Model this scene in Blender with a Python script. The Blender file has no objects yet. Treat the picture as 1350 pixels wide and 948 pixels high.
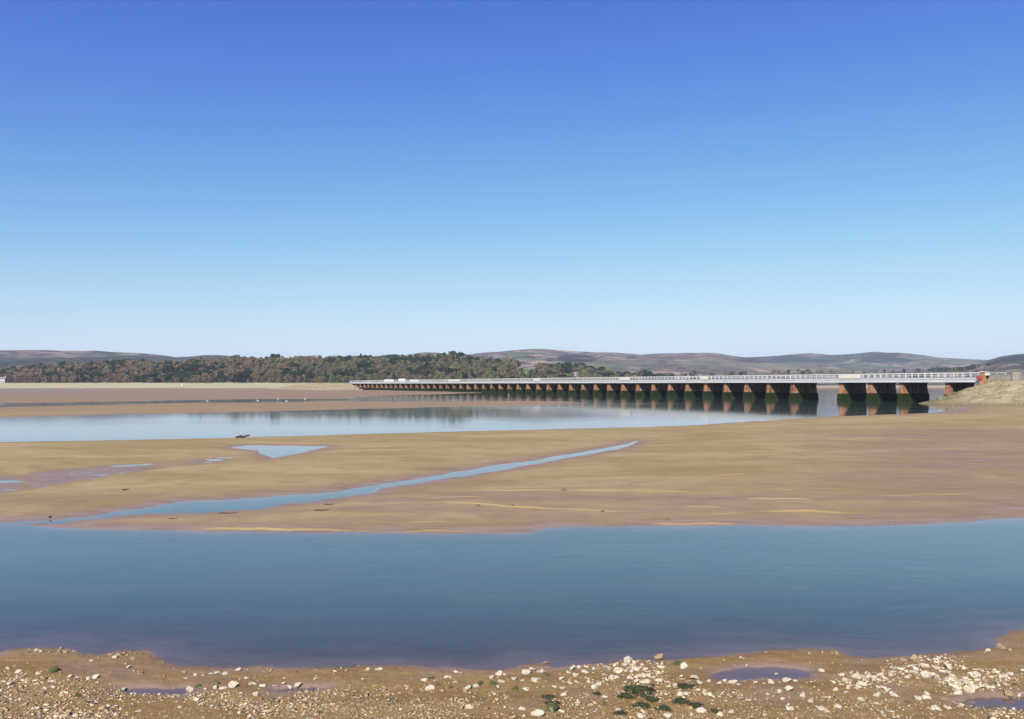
import bpy, bmesh, math, random
import numpy as np
from mathutils import Vector, Matrix

R = math.radians
random.seed(7)
rng = np.random.default_rng(11)
scene = bpy.context.scene
COL = scene.collection

# ------------------------------------------------------------------ camera
H = 4.37                      # eye height above the water (water level is z = 0)
FPX, CX, CY, HZ = 1150.0, 675.0, 474.0, 506.5
PITCH = math.atan((HZ - CY) / FPX)
cam_d = bpy.data.cameras.new('camera')
cam_d.sensor_width = 36.0
cam_d.lens = 36.0 * FPX / 1350.0
cam_d.clip_start = 0.1
cam_d.clip_end = 40000
cam = bpy.data.objects.new('camera', cam_d)
cam.location = (0, 0, H)
cam.rotation_euler = (R(90) + PITCH, 0, 0)
COL.objects.link(cam)
scene.camera = cam

# ------------------------------------------------------------------ sky, sun, exposure
SUN_EL, SUN_AZ = 42.0, 199.0          # azimuth clockwise from +Y (the view axis): behind the camera, to its left
world = bpy.data.worlds.new('World')
scene.world = world
world.use_nodes = True
wn, wl = world.node_tree.nodes, world.node_tree.links
wn.clear()
sky = wn.new('ShaderNodeTexSky')
sky.sky_type = 'NISHITA'
sky.sun_disc = False
sky.sun_elevation = R(SUN_EL)
sky.sun_rotation = R(SUN_AZ)
sky.altitude = 0
sky.air_density = 1.0
sky.dust_density = 0.0
sky.ozone_density = 10.0
bg = wn.new('ShaderNodeBackground')
bg.inputs['Strength'].default_value = 0.10
# the photograph's steep colour response, applied evenly to the whole sky: one power and gain per channel
sep = wn.new('ShaderNodeSeparateColor'); com = wn.new('ShaderNodeCombineColor')
wl.new(sky.outputs[0], sep.inputs[0])
def _wm(op, a_, b_):
    nd = wn.new('ShaderNodeMath'); nd.operation = op
    for _i, _v in enumerate((a_, b_)):
        if isinstance(_v, bpy.types.NodeSocket): wl.new(_v, nd.inputs[_i])
        else: nd.inputs[_i].default_value = _v
    return nd.outputs[0]
for _k, (_g, _s, _i) in enumerate(((2.2, 12.0, 0.94), (2.2, 19.5, 0.86), (0.9, 3.45, 0.58))):
    _x = _wm('POWER', sep.outputs[_k], _g)
    _f = _wm('DIVIDE', _x, _wm('ADD', _s, _wm('MULTIPLY', _x, _i)))
    wl.new(_wm('MULTIPLY', _f, 6.6), com.inputs[_k])
wo = wn.new('ShaderNodeOutputWorld')
wl.new(com.outputs[0], bg.inputs['Color'])
wl.new(bg.outputs[0], wo.inputs['Surface'])

sun_d = bpy.data.lights.new('sun', 'SUN')
sun_d.energy = 5.0
sun_d.angle = R(0.53)
sun_d.color = (1.0, 0.95, 0.87)
sun = bpy.data.objects.new('sun', sun_d)
_az, _el = R(SUN_AZ), R(SUN_EL)
to_sun = Vector((math.sin(_az) * math.cos(_el), math.cos(_az) * math.cos(_el), math.sin(_el)))
sun.rotation_euler = (-to_sun).to_track_quat('-Z', 'Y').to_euler()
sun.location = (-30, -60, 80)
COL.objects.link(sun)

vs = scene.view_settings
vs.view_transform = 'Standard'
vs.look = 'None'
vs.exposure = 0.6
vs.gamma = 1.0
vs.use_curve_mapping = False
cy = scene.cycles
cy.use_denoising = True
cy.max_bounces = 8
cy.diffuse_bounces = 0
cy.transparent_max_bounces = 16
cy.volume_bounces = 1
cy.caustics_reflective = False
cy.caustics_refractive = False

# ------------------------------------------------------------------ helpers
def unp(px, py, z=0.0):
    """photo pixel -> point of the horizontal plane at height z"""
    dx, dy, dz = (px - CX) / FPX, 1.0, (CY - py) / FPX
    c, s = math.cos(PITCH), math.sin(PITCH)
    wy, wz = dy * c - dz * s, dy * s + dz * c
    t = (z - H) / wz
    return Vector((dx * t, wy * t, z))

def hash2(ix, iy, seed):
    n = (ix.astype(np.int64) * 374761393 + iy.astype(np.int64) * 668265263 + seed * 1442695041) & 0x7fffffff
    n = ((n ^ (n >> 13)) * 1274126177) & 0x7fffffff
    n = n ^ (n >> 16)
    return (n & 0xffffff) / float(0xffffff)

def vnoise(x, y, seed=0):
    x = np.asarray(x, float); y = np.asarray(y, float)
    ix, iy = np.floor(x), np.floor(y)
    fx, fy = x - ix, y - iy
    fx = fx * fx * (3 - 2 * fx); fy = fy * fy * (3 - 2 * fy)
    a = hash2(ix, iy, seed); b = hash2(ix + 1, iy, seed)
    c = hash2(ix, iy + 1, seed); d = hash2(ix + 1, iy + 1, seed)
    return (a * (1 - fx) + b * fx) * (1 - fy) + (c * (1 - fx) + d * fx) * fy

def fbm(x, y, seed=0, octv=4):
    s = np.zeros(np.broadcast(np.asarray(x, float), np.asarray(y, float)).shape); a = 0.5
    for k in range(octv):
        s = s + a * (vnoise(np.asarray(x) * 2 ** k + 17.3 * k, np.asarray(y) * 2 ** k + 5.1 * k, seed + k) * 2 - 1)
        a *= 0.5
    return s

def sstep(a, b, x):
    t = np.clip((x - a) / (b - a), 0, 1)
    return t * t * (3 - 2 * t)

def sdf(px, py, poly):
    """signed distance to a polygon, negative inside"""
    n = len(poly)
    d = np.full(px.shape, 1e18)
    inside = np.zeros(px.shape, bool)
    for i in range(n):
        ax, ay = poly[i]; bx, by = poly[(i + 1) % n]
        ex, ey = bx - ax, by - ay
        wx, wy = px - ax, py - ay
        t = np.clip((wx * ex + wy * ey) / (ex * ex + ey * ey + 1e-12), 0, 1)
        d = np.minimum(d, (wx - ex * t) ** 2 + (wy - ey * t) ** 2)
        if ay != by:
            cond = ((ay > py) != (by > py)) & (px < (bx - ax) * (py - ay) / (by - ay) + ax)
            inside ^= cond
    d = np.sqrt(d)
    return np.where(inside, -d, d)

def tag(o, label=None, cat=None, group=None, kind=None):
    if label: o['label'] = label
    if cat: o['category'] = cat
    if group: o['group'] = group
    if kind: o['kind'] = kind
    return o

def empty(name, loc=(0, 0, 0), rz=0.0):
    o = bpy.data.objects.new(name, None)
    o.location = loc
    o.rotation_euler = (0, 0, rz)
    o.empty_display_size = 0.3
    COL.objects.link(o)
    return o

def link(name, me, parent=None, mat=None):
    o = bpy.data.objects.new(name, me)
    COL.objects.link(o)
    if parent is not None: o.parent = parent
    if mat is not None and not me.materials: me.materials.append(mat)
    return o

def grid_mesh(name, P, mask=None, attrs=None, smooth=True):
    """P: (rows, cols, 3) array of points -> mesh of quads; mask: per-quad"""
    nr, nc = P.shape[:2]
    idx = np.arange(nr * nc).reshape(nr, nc)
    q = np.stack([idx[:-1, :-1], idx[:-1, 1:], idx[1:, 1:], idx[1:, :-1]], -1).reshape(-1, 4)
    V = P.reshape(-1, 3)
    A = {k: v.reshape(-1) for k, v in (attrs or {}).items()}
    if mask is not None:
        q = q[mask.reshape(-1)]
        used = np.unique(q)
        remap = np.zeros(nr * nc, int); remap[used] = np.arange(len(used))
        q = remap[q]; V = V[used]; A = {k: v[used] for k, v in A.items()}
    me = bpy.data.meshes.new(name)
    me.vertices.add(len(V)); me.vertices.foreach_set('co', V.astype(np.float32).ravel())
    me.loops.add(q.size); me.loops.foreach_set('vertex_index', q.astype(np.int32).ravel())
    me.polygons.add(len(q))
    me.polygons.foreach_set('loop_start', np.arange(0, q.size, 4, dtype=np.int32))
    me.update(calc_edges=True)
    if smooth: me.polygons.foreach_set('use_smooth', np.ones(len(q), bool))
    for k, v in A.items():
        at = me.attributes.new(k, 'FLOAT', 'POINT')
        at.data.foreach_set('value', v.astype(np.float32))
    return me

class MB:
    """collects boxes and other solids into one mesh"""
    def __init__(self): self.v = []; self.f = []
    def solid(self, vs_, fs):
        n = len(self.v); self.v += [tuple(p) for p in vs_]; self.f += [tuple(n + i for i in f) for f in fs]
    def box(self, x0, x1, y0, y1, z0, z1, top=None):
        a = top or (x0, x1, y0, y1)
        self.solid([(x0, y0, z0), (x1, y0, z0), (x1, y1, z0), (x0, y1, z0),
                    (a[0], a[2], z1), (a[1], a[2], z1), (a[1], a[3], z1), (a[0], a[3], z1)],
                   [(3, 2, 1, 0), (4, 5, 6, 7), (0, 1, 5, 4), (1, 2, 6, 5), (2, 3, 7, 6), (3, 0, 4, 7)])
    def tube(self, pts, rad, n=6):
        rings = []
        for i, p in enumerate(pts):
            p = Vector(p)
            d = (Vector(pts[min(i + 1, len(pts) - 1)]) - Vector(pts[max(i - 1, 0)])).normalized()
            u = d.orthogonal().normalized(); w = d.cross(u)
            r = rad[i] if isinstance(rad, (list, tuple)) else rad
            rings.append([p + (u * math.cos(2 * math.pi * k / n) + w * math.sin(2 * math.pi * k / n)) * r for k in range(n)])
        vs_ = [q for r_ in rings for q in r_]
        fs = []
        for i in range(len(pts) - 1):
            for k in range(n):
                fs.append((i * n + k, i * n + (k + 1) % n, (i + 1) * n + (k + 1) % n, (i + 1) * n + k))
        fs.append(tuple(range(n - 1, -1, -1))); fs.append(tuple((len(pts) - 1) * n + k for k in range(n)))
        self.solid(vs_, fs)
    def mesh(self, name, mat=None, smooth=False):
        me = bpy.data.meshes.new(name)
        me.from_pydata(self.v, [], self.f)
        if smooth: me.polygons.foreach_set('use_smooth', [True] * len(me.polygons))
        if mat: me.materials.append(mat)
        me.update()
        return me

# ------------------------------------------------------------------ material helpers
class NT:
    def __init__(self, name):
        self.m = bpy.data.materials.new(name); self.m.use_nodes = True
        self.t = self.m.node_tree; self.t.nodes.clear()
        self.out = self.n('ShaderNodeOutputMaterial')
    def n(self, t, **kw):
        nd = self.t.nodes.new(t)
        for k, v in kw.items(): setattr(nd, k, v)
        return nd
    def l(self, a, b): self.t.links.new(a, b)
    def setv(self, sock, v):
        if isinstance(v, bpy.types.NodeSocket): self.l(v, sock)
        elif isinstance(v, (tuple, list)) and len(v) == 3 and sock.type == 'RGBA': sock.default_value = (*v, 1)
        else: sock.default_value = v
    def math(self, op, a, b=0.0, c=None, clamp=False):
        nd = self.n('ShaderNodeMath', operation=op); nd.use_clamp = clamp
        self.setv(nd.inputs[0], a); self.setv(nd.inputs[1], b)
        if c is not None: self.setv(nd.inputs[2], c)
        return nd.outputs[0]
    def coord(self, kind='Object', scale=(1, 1, 1)):
        tc = self.n('ShaderNodeTexCoord')
        mp = self.n('ShaderNodeMapping'); mp.inputs['Scale'].default_value = scale
        self.l(tc.outputs[kind], mp.inputs['Vector'])
        return mp.outputs[0]
    def pos(self, scale=(1, 1, 1)):
        g = self.n('ShaderNodeNewGeometry')
        mp = self.n('ShaderNodeMapping'); mp.inputs['Scale'].default_value = scale
        self.l(g.outputs['Position'], mp.inputs['Vector'])
        return mp.outputs[0]
    def noise(self, vec, scale, detail=4.0, rough=0.55, dist=0.0):
        nd = self.n('ShaderNodeTexNoise')
        nd.inputs['Scale'].default_value = scale; nd.inputs['Detail'].default_value = detail
        nd.inputs['Roughness'].default_value = rough; nd.inputs['Distortion'].default_value = dist
        self.l(vec, nd.inputs['Vector'])
        return nd.outputs[0]
    def mapr(self, v, a, b, c=0.0, d=1.0, smooth=True):
        nd = self.n('ShaderNodeMapRange')
        nd.interpolation_type = 'SMOOTHSTEP' if smooth else 'LINEAR'
        self.setv(nd.inputs[0], v)
        for i, x in enumerate((a, b, c, d)): self.setv(nd.inputs[i + 1], x)
        return nd.outputs[0]
    def mix(self, f, a, b, blend='MIX'):
        nd = self.n('ShaderNodeMix', data_type='RGBA', blend_type=blend)
        self.setv(nd.inputs[0], f); self.setv(nd.inputs[6], a); self.setv(nd.inputs[7], b)
        return nd.outputs[2]
    def attr(self, name):
        nd = self.n('ShaderNodeAttribute'); nd.attribute_name = name
        return nd.outputs['Fac']
    def bump(self, h, strength=0.3, dist=0.05, normal=None):
        nd = self.n('ShaderNodeBump')
        self.setv(nd.inputs['Strength'], strength); nd.inputs['Distance'].default_value = dist
        self.l(h, nd.inputs['Height'])
        if normal is not None: self.l(normal, nd.inputs['Normal'])
        return nd.outputs[0]
    def principled(self, col, rough=0.9, normal=None, spec=0.5, metal=0.0):
        p = self.n('ShaderNodeBsdfPrincipled')
        self.setv(p.inputs['Base Color'], col); self.setv(p.inputs['Roughness'], rough)
        self.setv(p.inputs['Specular IOR Level'], spec); self.setv(p.inputs['Metallic'], metal)
        if normal is not None: self.l(normal, p.inputs['Normal'])
        self.l(p.outputs[0], self.out.inputs['Surface'])
        return p

def simple(name, c0, c1, scale=2.0, rough=0.85, bump=0.25, bd=0.02, kind='Object', spec=0.3):
    t = NT(name); v = t.coord(kind)
    nz = t.noise(v, scale, 5)
    t.principled(t.mix(t.mapr(nz, 0.3, 0.7), c0, c1), rough, t.bump(t.noise(v, scale * 4, 4), bump, bd), spec)
    return t.m

# ---- materials
def mat_sand():
    t = NT('estuary_sand')
    p = t.pos()
    wet, dirt = t.attr('wet'), t.attr('beach')
    lo = t.noise(t.pos((0.10, 0.22, 1)), 1.0, 5, 0.6, 0.4)
    md = t.noise(t.pos((0.5, 1.6, 1)), 1.0, 5, 0.6)
    fi = t.noise(p, 9.0, 4, 0.65)
    gr = t.noise(p, 60.0, 3, 0.7)
    dry = t.mix(t.mapr(lo, 0.32, 0.68), (0.2448, 0.1796, 0.0817), (0.3264, 0.2513, 0.1299))
    dry = t.mix(t.math('MULTIPLY', t.mapr(md, 0.5, 0.75), 0.45), dry, (0.248, 0.176, 0.092))
    dry = t.mix(t.math('MULTIPLY', t.mapr(fi, 0.45, 0.7), 0.25), dry, (0.216, 0.152, 0.072))
    bch = t.mix(t.mapr(md, 0.35, 0.65), (0.2545, 0.1602, 0.0602), (0.3085, 0.207, 0.0885))
    bch = t.mix(t.mapr(gr, 0.42, 0.68), bch, (0.112, 0.0672, 0.0336))
    mot = t.noise(p, 0.55, 9, 0.72, 0.3)
    dry = t.mix(t.math('MULTIPLY', t.mapr(mot, 0.46, 0.62), 0.28), dry, (0.185, 0.128, 0.062))
    dry = t.mix(dirt, dry, bch)
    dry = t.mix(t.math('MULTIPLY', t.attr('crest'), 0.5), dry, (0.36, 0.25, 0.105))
    wcol = t.mix(t.mapr(md, 0.35, 0.65), (0.190, 0.128, 0.090), (0.240, 0.168, 0.118))
    w = t.math('ADD', wet, t.math('ADD', t.math('MULTIPLY', t.math('SUBTRACT', md, 0.5), 0.5), t.math('MULTIPLY', t.math('SUBTRACT', mot, 0.5), 0.6)), clamp=True)
    w = t.mapr(w, 0.15, 0.85)
    col = t.mix(w, dry, wcol)
    rough = t.mapr(t.math('ADD', w, t.math('MULTIPLY', t.math('SUBTRACT', fi, 0.5), 0.5)), 0.84, 1.15, 0.95, 0.28)
    rip = t.noise(t.pos((3.0, 9.0, 3)), 1.0, 3, 0.5, 0.6)
    hgt = t.math('ADD', t.math('ADD', t.math('MULTIPLY', mot, 2.2), t.math('MULTIPLY', rip, t.math('SUBTRACT', 1.2, w))), t.math('MULTIPLY', gr, t.math('ADD', 0.12, t.math('MULTIPLY', dirt, 0.9))))
    t.principled(col, rough, t.bump(hgt, 0.45, 0.05), t.mapr(w, 0.8, 1.0, 0.05, 0.45))
    return t.m

def mat_water():
    t = NT('estuary_water')
    dep = t.attr('depth')
    p = t.pos()
    patch = t.noise(t.pos((0.018, 0.07, 1)), 1.0, 4, 0.6)
    r1 = t.noise(t.pos((1.1, 2.6, 1)), 1.0, 5, 0.6)
    r2 = t.noise(t.pos((9, 16, 1)), 1.0, 2, 0.5)
    hgt = t.math('ADD', r1, t.math('MULTIPLY', r2, 0.35))
    gp_ = t.n('ShaderNodeNewGeometry'); sy = t.n('ShaderNodeSeparateXYZ'); t.l(gp_.outputs['Position'], sy.inputs[0])
    calm = t.math('ADD', t.mapr(sy.outputs['Y'], 26, 33, 1.0, 0.2), t.mapr(sy.outputs['Y'], 130, 240, 0.0, 0.95))
    st = t.math('MULTIPLY', t.mapr(patch, 0.38, 0.68, 0.07, 0.26), calm)
    nrm = t.bump(hgt, st, 0.025)
    fr = t.n('ShaderNodeFresnel'); t.l(nrm, fr.inputs['Normal'])
    t.l(t.mapr(gp_.outputs['Backfacing'], 0, 1, 1.333, 0.75, False), fr.inputs['IOR'])
    gl = t.n('ShaderNodeBsdfGlossy'); gl.inputs['Roughness'].default_value = 0.045
    gl.inputs['Color'].default_value = (1, 1, 1, 1); t.l(nrm, gl.inputs['Normal'])
    murk = t.n('ShaderNodeBsdfDiffuse')
    mk = t.noise(t.pos((0.25, 0.6, 1)), 1.0, 4, 0.6)
    t.setv(murk.inputs['Color'], t.mix(t.mapr(mk, 0.3, 0.7), (0.052, 0.076, 0.058), (0.066, 0.086, 0.064)))
    tr = t.n('ShaderNodeBsdfTransparent')
    opq = t.math('SUBTRACT', 1.0, t.math('POWER', 2.718, t.math('MULTIPLY', dep, -4.2)), clamp=True)
    t.setv(tr.inputs['Color'], t.mix(opq, (0.80, 0.78, 0.77), (0.45, 0.50, 0.48)))
    body = t.n('ShaderNodeMixShader'); t.l(opq, body.inputs[0]); t.l(tr.outputs[0], body.inputs[1]); t.l(murk.outputs[0], body.inputs[2])
    mx = t.n('ShaderNodeMixShader'); t.l(fr.outputs[0], mx.inputs[0]); t.l(body.outputs[0], mx.inputs[1]); t.l(gl.outputs[0], mx.inputs[2])
    t.l(mx.outputs[0], t.out.inputs['Surface'])
    return t.m

def mat_terrain():
    t = NT('moorland_hills')
    field, wood, mud = t.attr('field'), t.attr('wood'), t.attr('mud')
    p = t.pos((0.001, 0.001, 0.001))
    a = t.noise(p, 2.6, 6, 0.65, 0.5)
    b = t.noise(p, 7.0, 6, 0.62)
    c = t.noise(p, 24.0, 5, 0.65)
    moor = t.mix(t.mapr(a, 0.38, 0.62), (0.150, 0.100, 0.085), (0.080, 0.100, 0.045))
    moor = t.mix(t.mapr(b, 0.47, 0.60), moor, (0.29, 0.205, 0.155))
    moor = t.mix(t.mapr(c, 0.50, 0.56), moor, (0.030, 0.029, 0.026))
    wd = t.mix(t.mapr(c, 0.4, 0.6), (0.012, 0.015, 0.016), (0.040, 0.032, 0.028))
    col = t.mix(wood, moor, wd)
    col = t.mix(t.attr('green'), col, t.mix(t.mapr(b, 0.4, 0.6), (0.135, 0.155, 0.075), (0.17, 0.165, 0.10)))
    gc = t.mix(t.mapr(b, 0.35, 0.65), (0.304, 0.276, 0.144), (0.368, 0.32, 0.192))
    col = t.mix(t.mapr(field, 0.0, 0.5), col, gc)
    col = t.mix(t.mapr(field, 0.55, 1.0), col, (0.085, 0.155, 0.040))
    col = t.mix(mud, col, (0.36, 0.275, 0.195))
    t.principled(col, 0.95, t.bump(c, 0.6, 8.0), 0.1)
    return t.m

def mat_brick():
    t = NT('red_brick_stone')
    v = t.coord('Object')
    br = t.n('ShaderNodeTexBrick'); mp = t.n('ShaderNodeMapping')
    mp.inputs['Rotation'].default_value = (R(90), 0, 0)
    t.l(v, mp.inputs['Vector']); t.l(mp.outputs[0], br.inputs['Vector'])
    br.inputs['Scale'].default_value = 1.0
    br.inputs['Brick Width'].default_value = 0.62; br.inputs['Row Height'].default_value = 0.3
    br.inputs['Mortar Size'].default_value = 0.018
    br.inputs['Color1'].default_value = (0.30, 0.112, 0.05, 1); br.inputs['Color2'].default_value = (0.385, 0.175, 0.08, 1)
    br.inputs['Mortar'].default_value = (0.288, 0.216, 0.16, 1)
    oi = t.n('ShaderNodeObjectInfo')
    n1 = t.noise(t.pos((1, 1, 0.5)), 1.1, 5, 0.6)
    col = t.mix(t.mapr(n1, 0.45, 0.7), br.outputs[0], (0.416, 0.264, 0.16))
    col = t.mix(t.math('MULTIPLY', t.mapr(t.noise(t.pos((1.6, 1.6, 0.25)), 1.0, 4), 0.44, 0.62), 0.85), col, (0.10, 0.055, 0.038))  # random dark stain streaks, made blacker to put pier-side shade into the colour
    t.principled(col, 0.9, t.bump(n1, 0.3, 0.05), 0.2)
    return t.m

def mat_paint():
    t = NT('pale_grey_paint')
    n1 = t.noise(t.pos((0.5, 0.5, 1.4)), 1.0, 5, 0.65)
    st = t.noise(t.pos((3.0, 3.0, 0.3)), 1.0, 4, 0.6)
    col = t.mix(t.mapr(n1, 0.35, 0.7), (0.688, 0.6794, 0.645), (0.6192, 0.6106, 0.5762))
    col = t.mix(t.math('MULTIPLY', t.mapr(st, 0.56, 0.75), 0.4), col, (0.36, 0.30, 0.24))
    t.principled(col, 0.55, None, 0.4)
    return t.m

def mat_stone(name, a, b, green=0.0):
    t = NT(name)
    v = t.coord('Object')
    oi = t.n('ShaderNodeObjectInfo')
    vv = t.n('ShaderNodeVectorMath', operation='ADD'); t.l(v, vv.inputs[0]); t.l(oi.outputs['Random'], vv.inputs[1])
    n1 = t.noise(vv.outputs[0], 2.6, 5, 0.6)
    col = t.mix(t.mapr(n1, 0.35, 0.65), a, b)
    col = t.mix(t.math('MULTIPLY', oi.outputs['Random'], 0.32), col, (0.42, 0.33, 0.21))
    pit = t.noise(vv.outputs[0], 9.0, 3, 0.6)
    col = t.mix(t.math('MULTIPLY', t.mapr(pit, 0.56, 0.72), 0.6), col, (0.25, 0.2, 0.14))
    if green > 0:
        g = t.n('ShaderNodeNewGeometry'); sp = t.n('ShaderNodeSeparateXYZ'); t.l(g.outputs['Normal'], sp.inputs[0])
        f = t.math('ADD', t.math('MULTIPLY', sp.outputs['Z'], 0.4), t.math('SUBTRACT', n1, 0.15))
        col = t.mix(t.math('MULTIPLY', t.mapr(f, 0.2, 0.5), green), col, (0.075, 0.085, 0.025))
    t.principled(col, 0.9, t.bump(pit, 0.5, 0.12), 0.25)
    return t.m

def mat_foliage(name, a, b):
    t = NT(name)
    oi = t.n('ShaderNodeObjectInfo')
    nz = t.noise(t.pos(), 0.35, 4, 0.6)
    rn = t.noise(t.pos(), 0.06, 2, 0.6)
    f = t.math('ADD', t.math('MULTIPLY', nz, 0.6), t.math('MULTIPLY', rn, 0.5))
    col = t.mix(t.mapr(f, 0.38, 0.72), a, b)
    t.principled(col, 0.9, None, 0.1)
    return t.m

M = dict(
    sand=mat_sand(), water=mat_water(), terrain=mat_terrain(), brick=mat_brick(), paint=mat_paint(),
    fascia=simple('grey_painted_plate', (0.60, 0.60, 0.58), (0.50, 0.50, 0.48), 0.7, 0.6, 0.1),
    cream=simple('cream_board', (0.6708, 0.6278, 0.4988), (0.6192, 0.5762, 0.4558), 1.5, 0.7),
    weed=simple('dark_green_weed', (0.009, 0.015, 0.004), (0.022, 0.032, 0.007), 1.6, 0.9, 0.6, 0.15, spec=0.15),
    bearing=simple('weathered_limestone', (0.4, 0.36, 0.288), (0.304, 0.264, 0.208), 1.8),
    soffit=simple('dark_steel', (0.05, 0.05, 0.05), (0.09, 0.08, 0.07), 0.8),
    wall=simple('coursed_limestone', (0.352, 0.304, 0.232), (0.24, 0.204, 0.152), 1.3, 0.9, 0.6, 0.1),
    red=simple('red_enamel', (0.46, 0.07, 0.05), (0.38, 0.06, 0.05), 2.0, 0.4, 0.05),
    orange=simple('red_sandstone', (0.416, 0.216, 0.12), (0.336, 0.16, 0.088), 1.5, 0.9, 0.4, 0.05),
    fence=simple('weathered_timber', (0.288, 0.256, 0.208), (0.208, 0.184, 0.152), 3.0),
    pale=mat_stone('pale_limestone', (0.6192, 0.5547, 0.4128), (0.4988, 0.4214, 0.2924)),
    tan=mat_stone('tan_stone', (0.336, 0.24, 0.128), (0.256, 0.176, 0.096)),
    mossy=mat_stone('mossy_stone', (0.34, 0.28, 0.18), (0.22, 0.18, 0.11), 1.0),
    dark=mat_stone('dark_stone', (0.10, 0.085, 0.06), (0.15, 0.12, 0.08)),
    pebble=mat_stone('beach_pebble', (0.3805, 0.2561, 0.1293), (0.2854, 0.1855, 0.0912)),
    pebbleL=mat_stone('pale_pebble', (0.6246, 0.5104, 0.3264), (0.488, 0.3805, 0.2285)),
    seaweed=simple('green_seaweed', (0.020, 0.030, 0.008), (0.075, 0.080, 0.022), 12.0, 0.55, 0.5, 0.02, spec=0.4),
    drift=simple('wet_driftwood', (0.035, 0.027, 0.022), (0.07, 0.05, 0.035), 4.0),
    bird=simple('white_feather', (0.80, 0.78, 0.74), (0.70, 0.68, 0.64), 3.0),
    leg=simple('dark_leg', (0.05, 0.045, 0.04), (0.07, 0.06, 0.05), 3.0),
    render=simple('pale_render', (0.56, 0.504, 0.448), (0.48, 0.432, 0.384), 0.5),
    slate=simple('grey_slate', (0.16, 0.15, 0.16), (0.22, 0.2, 0.2), 0.6),
    glass=simple('dark_window', (0.03, 0.035, 0.045), (0.04, 0.045, 0.05), 1.0, 0.15),
    bark=simple('grey_bark', (0.13, 0.105, 0.085), (0.19, 0.155, 0.125), 1.0),
    bare=mat_foliage('bare_twigs', (0.125, 0.080, 0.046), (0.250, 0.175, 0.102)),
    olive=mat_foliage('budding_leaves', (0.068, 0.072, 0.0272), (0.168, 0.156, 0.072)),
    ever=mat_foliage('evergreen_leaves', (0.012, 0.021, 0.013), (0.036, 0.050, 0.025)),
    bush=mat_foliage('russet_bush', (0.12, 0.068, 0.048), (0.168, 0.104, 0.072)),
)

# ------------------------------------------------------------------ the sand flats and the water in their channels
def P2(pts): return [tuple(unp(x, y)[:2]) for x, y in pts]

NEAR_SHORE = [(-2600, 800), (-500, 842), (-160, 850), (-60, 858), (0, 862), (14, 856), (60, 853), (92, 855), (110, 862), (136, 864), (150, 860),
              (196, 858), (204, 864), (216, 871), (226, 878), (290, 881), (330, 879), (380, 880), (450, 878), (520, 877), (600, 881),
              (660, 883), (690, 877), (715, 874), (735, 879), (760, 878), (800, 873), (850, 869), (905, 867), (950, 864), (990, 861),
              (1040, 855), (1070, 856), (1100, 855), (1120, 862), (1150, 866), (1190, 864), (1230, 862), (1290, 858), (1318, 852), (1308, 842),
              (1330, 833), (1400, 826), (1760, 800), (3600, 740)]
FAR_SHORE = [(3600, 620), (1760, 660), (1400, 681), (1350, 683), (1290, 687), (1220, 691.5), (1100, 694.5), (1000, 693), (985, 692), (900, 693.5),
             (800, 694), (740, 695), (712, 698.5), (700, 702.5), (640, 703.5), (560, 703), (450, 702), (350, 701.5), (270, 700),
             (200, 699), (120, 697.5), (60, 695), (0, 690), (-60, 687), (-500, 672), (-2600, 640)]
CREEK = [(842, 580.5), (800, 590.5), (760, 597.5), (683, 610), (640, 616), (597, 622.5), (585, 626.5), (545, 632.5), (500, 639), (450, 647.5), (400, 652), (300, 658),
         (240, 662), (205, 667), (177, 672), (120, 680.5), (60, 686), (0, 689.5), (0, 692.5), (70, 690), (130, 684), (187, 677.5), (230, 676.5), (267, 676), (330, 671.5),
         (367, 667), (384, 663.5), (400, 662.5), (450, 656.5), (493, 650), (505, 643.5), (550, 636.8), (597, 630), (650, 621), (700, 612.8), (750, 603.5), (817, 591.5)]
POOL = [(304, 590.5), (330, 587), (380, 588), (434, 588.5), (418, 592.5), (400, 597), (378, 600.5), (358, 604), (349, 599), (337, 593.5)]
CH2 = [(-1800, 558), (-400, 554), (0, 550), (150, 547), (300, 544), (450, 540), (600, 536.2), (700, 534), (760, 532.5), (795, 530), (850, 526), (1000, 520), (1250, 516),
       (1300, 520), (1290, 530), (1252, 541), (1225, 544.5), (1100, 549), (1000, 555), (900, 561.5), (760, 565), (600, 569), (450, 573), (330, 576.5),
       (200, 579.5), (0, 583), (-400, 586), (-1800, 590)]
CH3 = [(-1800, 540), (-400, 535.5), (0, 531.6), (120, 530), (240, 527.6), (340, 526), (440, 526), (470, 523.5), (520, 521.3), (580, 520), (620, 518.3), (700, 517),
       (800, 516), (950, 514.3), (1100, 513.5), (1500, 513), (1500, 522), (1250, 530), (1000, 534), (800, 531.5), (772, 530.8), (740, 529), (700, 528.4),
       (600, 529.3), (520, 529.2), (457, 529), (440, 528.5), (340, 530.8), (240, 531.3), (150, 533.5), (0, 537), (-400, 540), (-1800, 546)]
PUD = [[(930, 889), (960, 881), (1010, 879), (1060, 884), (1066, 893), (1020, 898), (960, 897), (936, 895)],
       [(1258, 926), (1280, 919), (1330, 917), (1420, 914), (1420, 934), (1345, 938), (1300, 937), (1272, 932)],
       [(150, 913), (180, 909), (245, 908), (262, 912), (240, 918), (180, 917)],
       [(352, 911), (380, 908), (410, 906), (430, 908), (400, 914), (365, 915)]]
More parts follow.
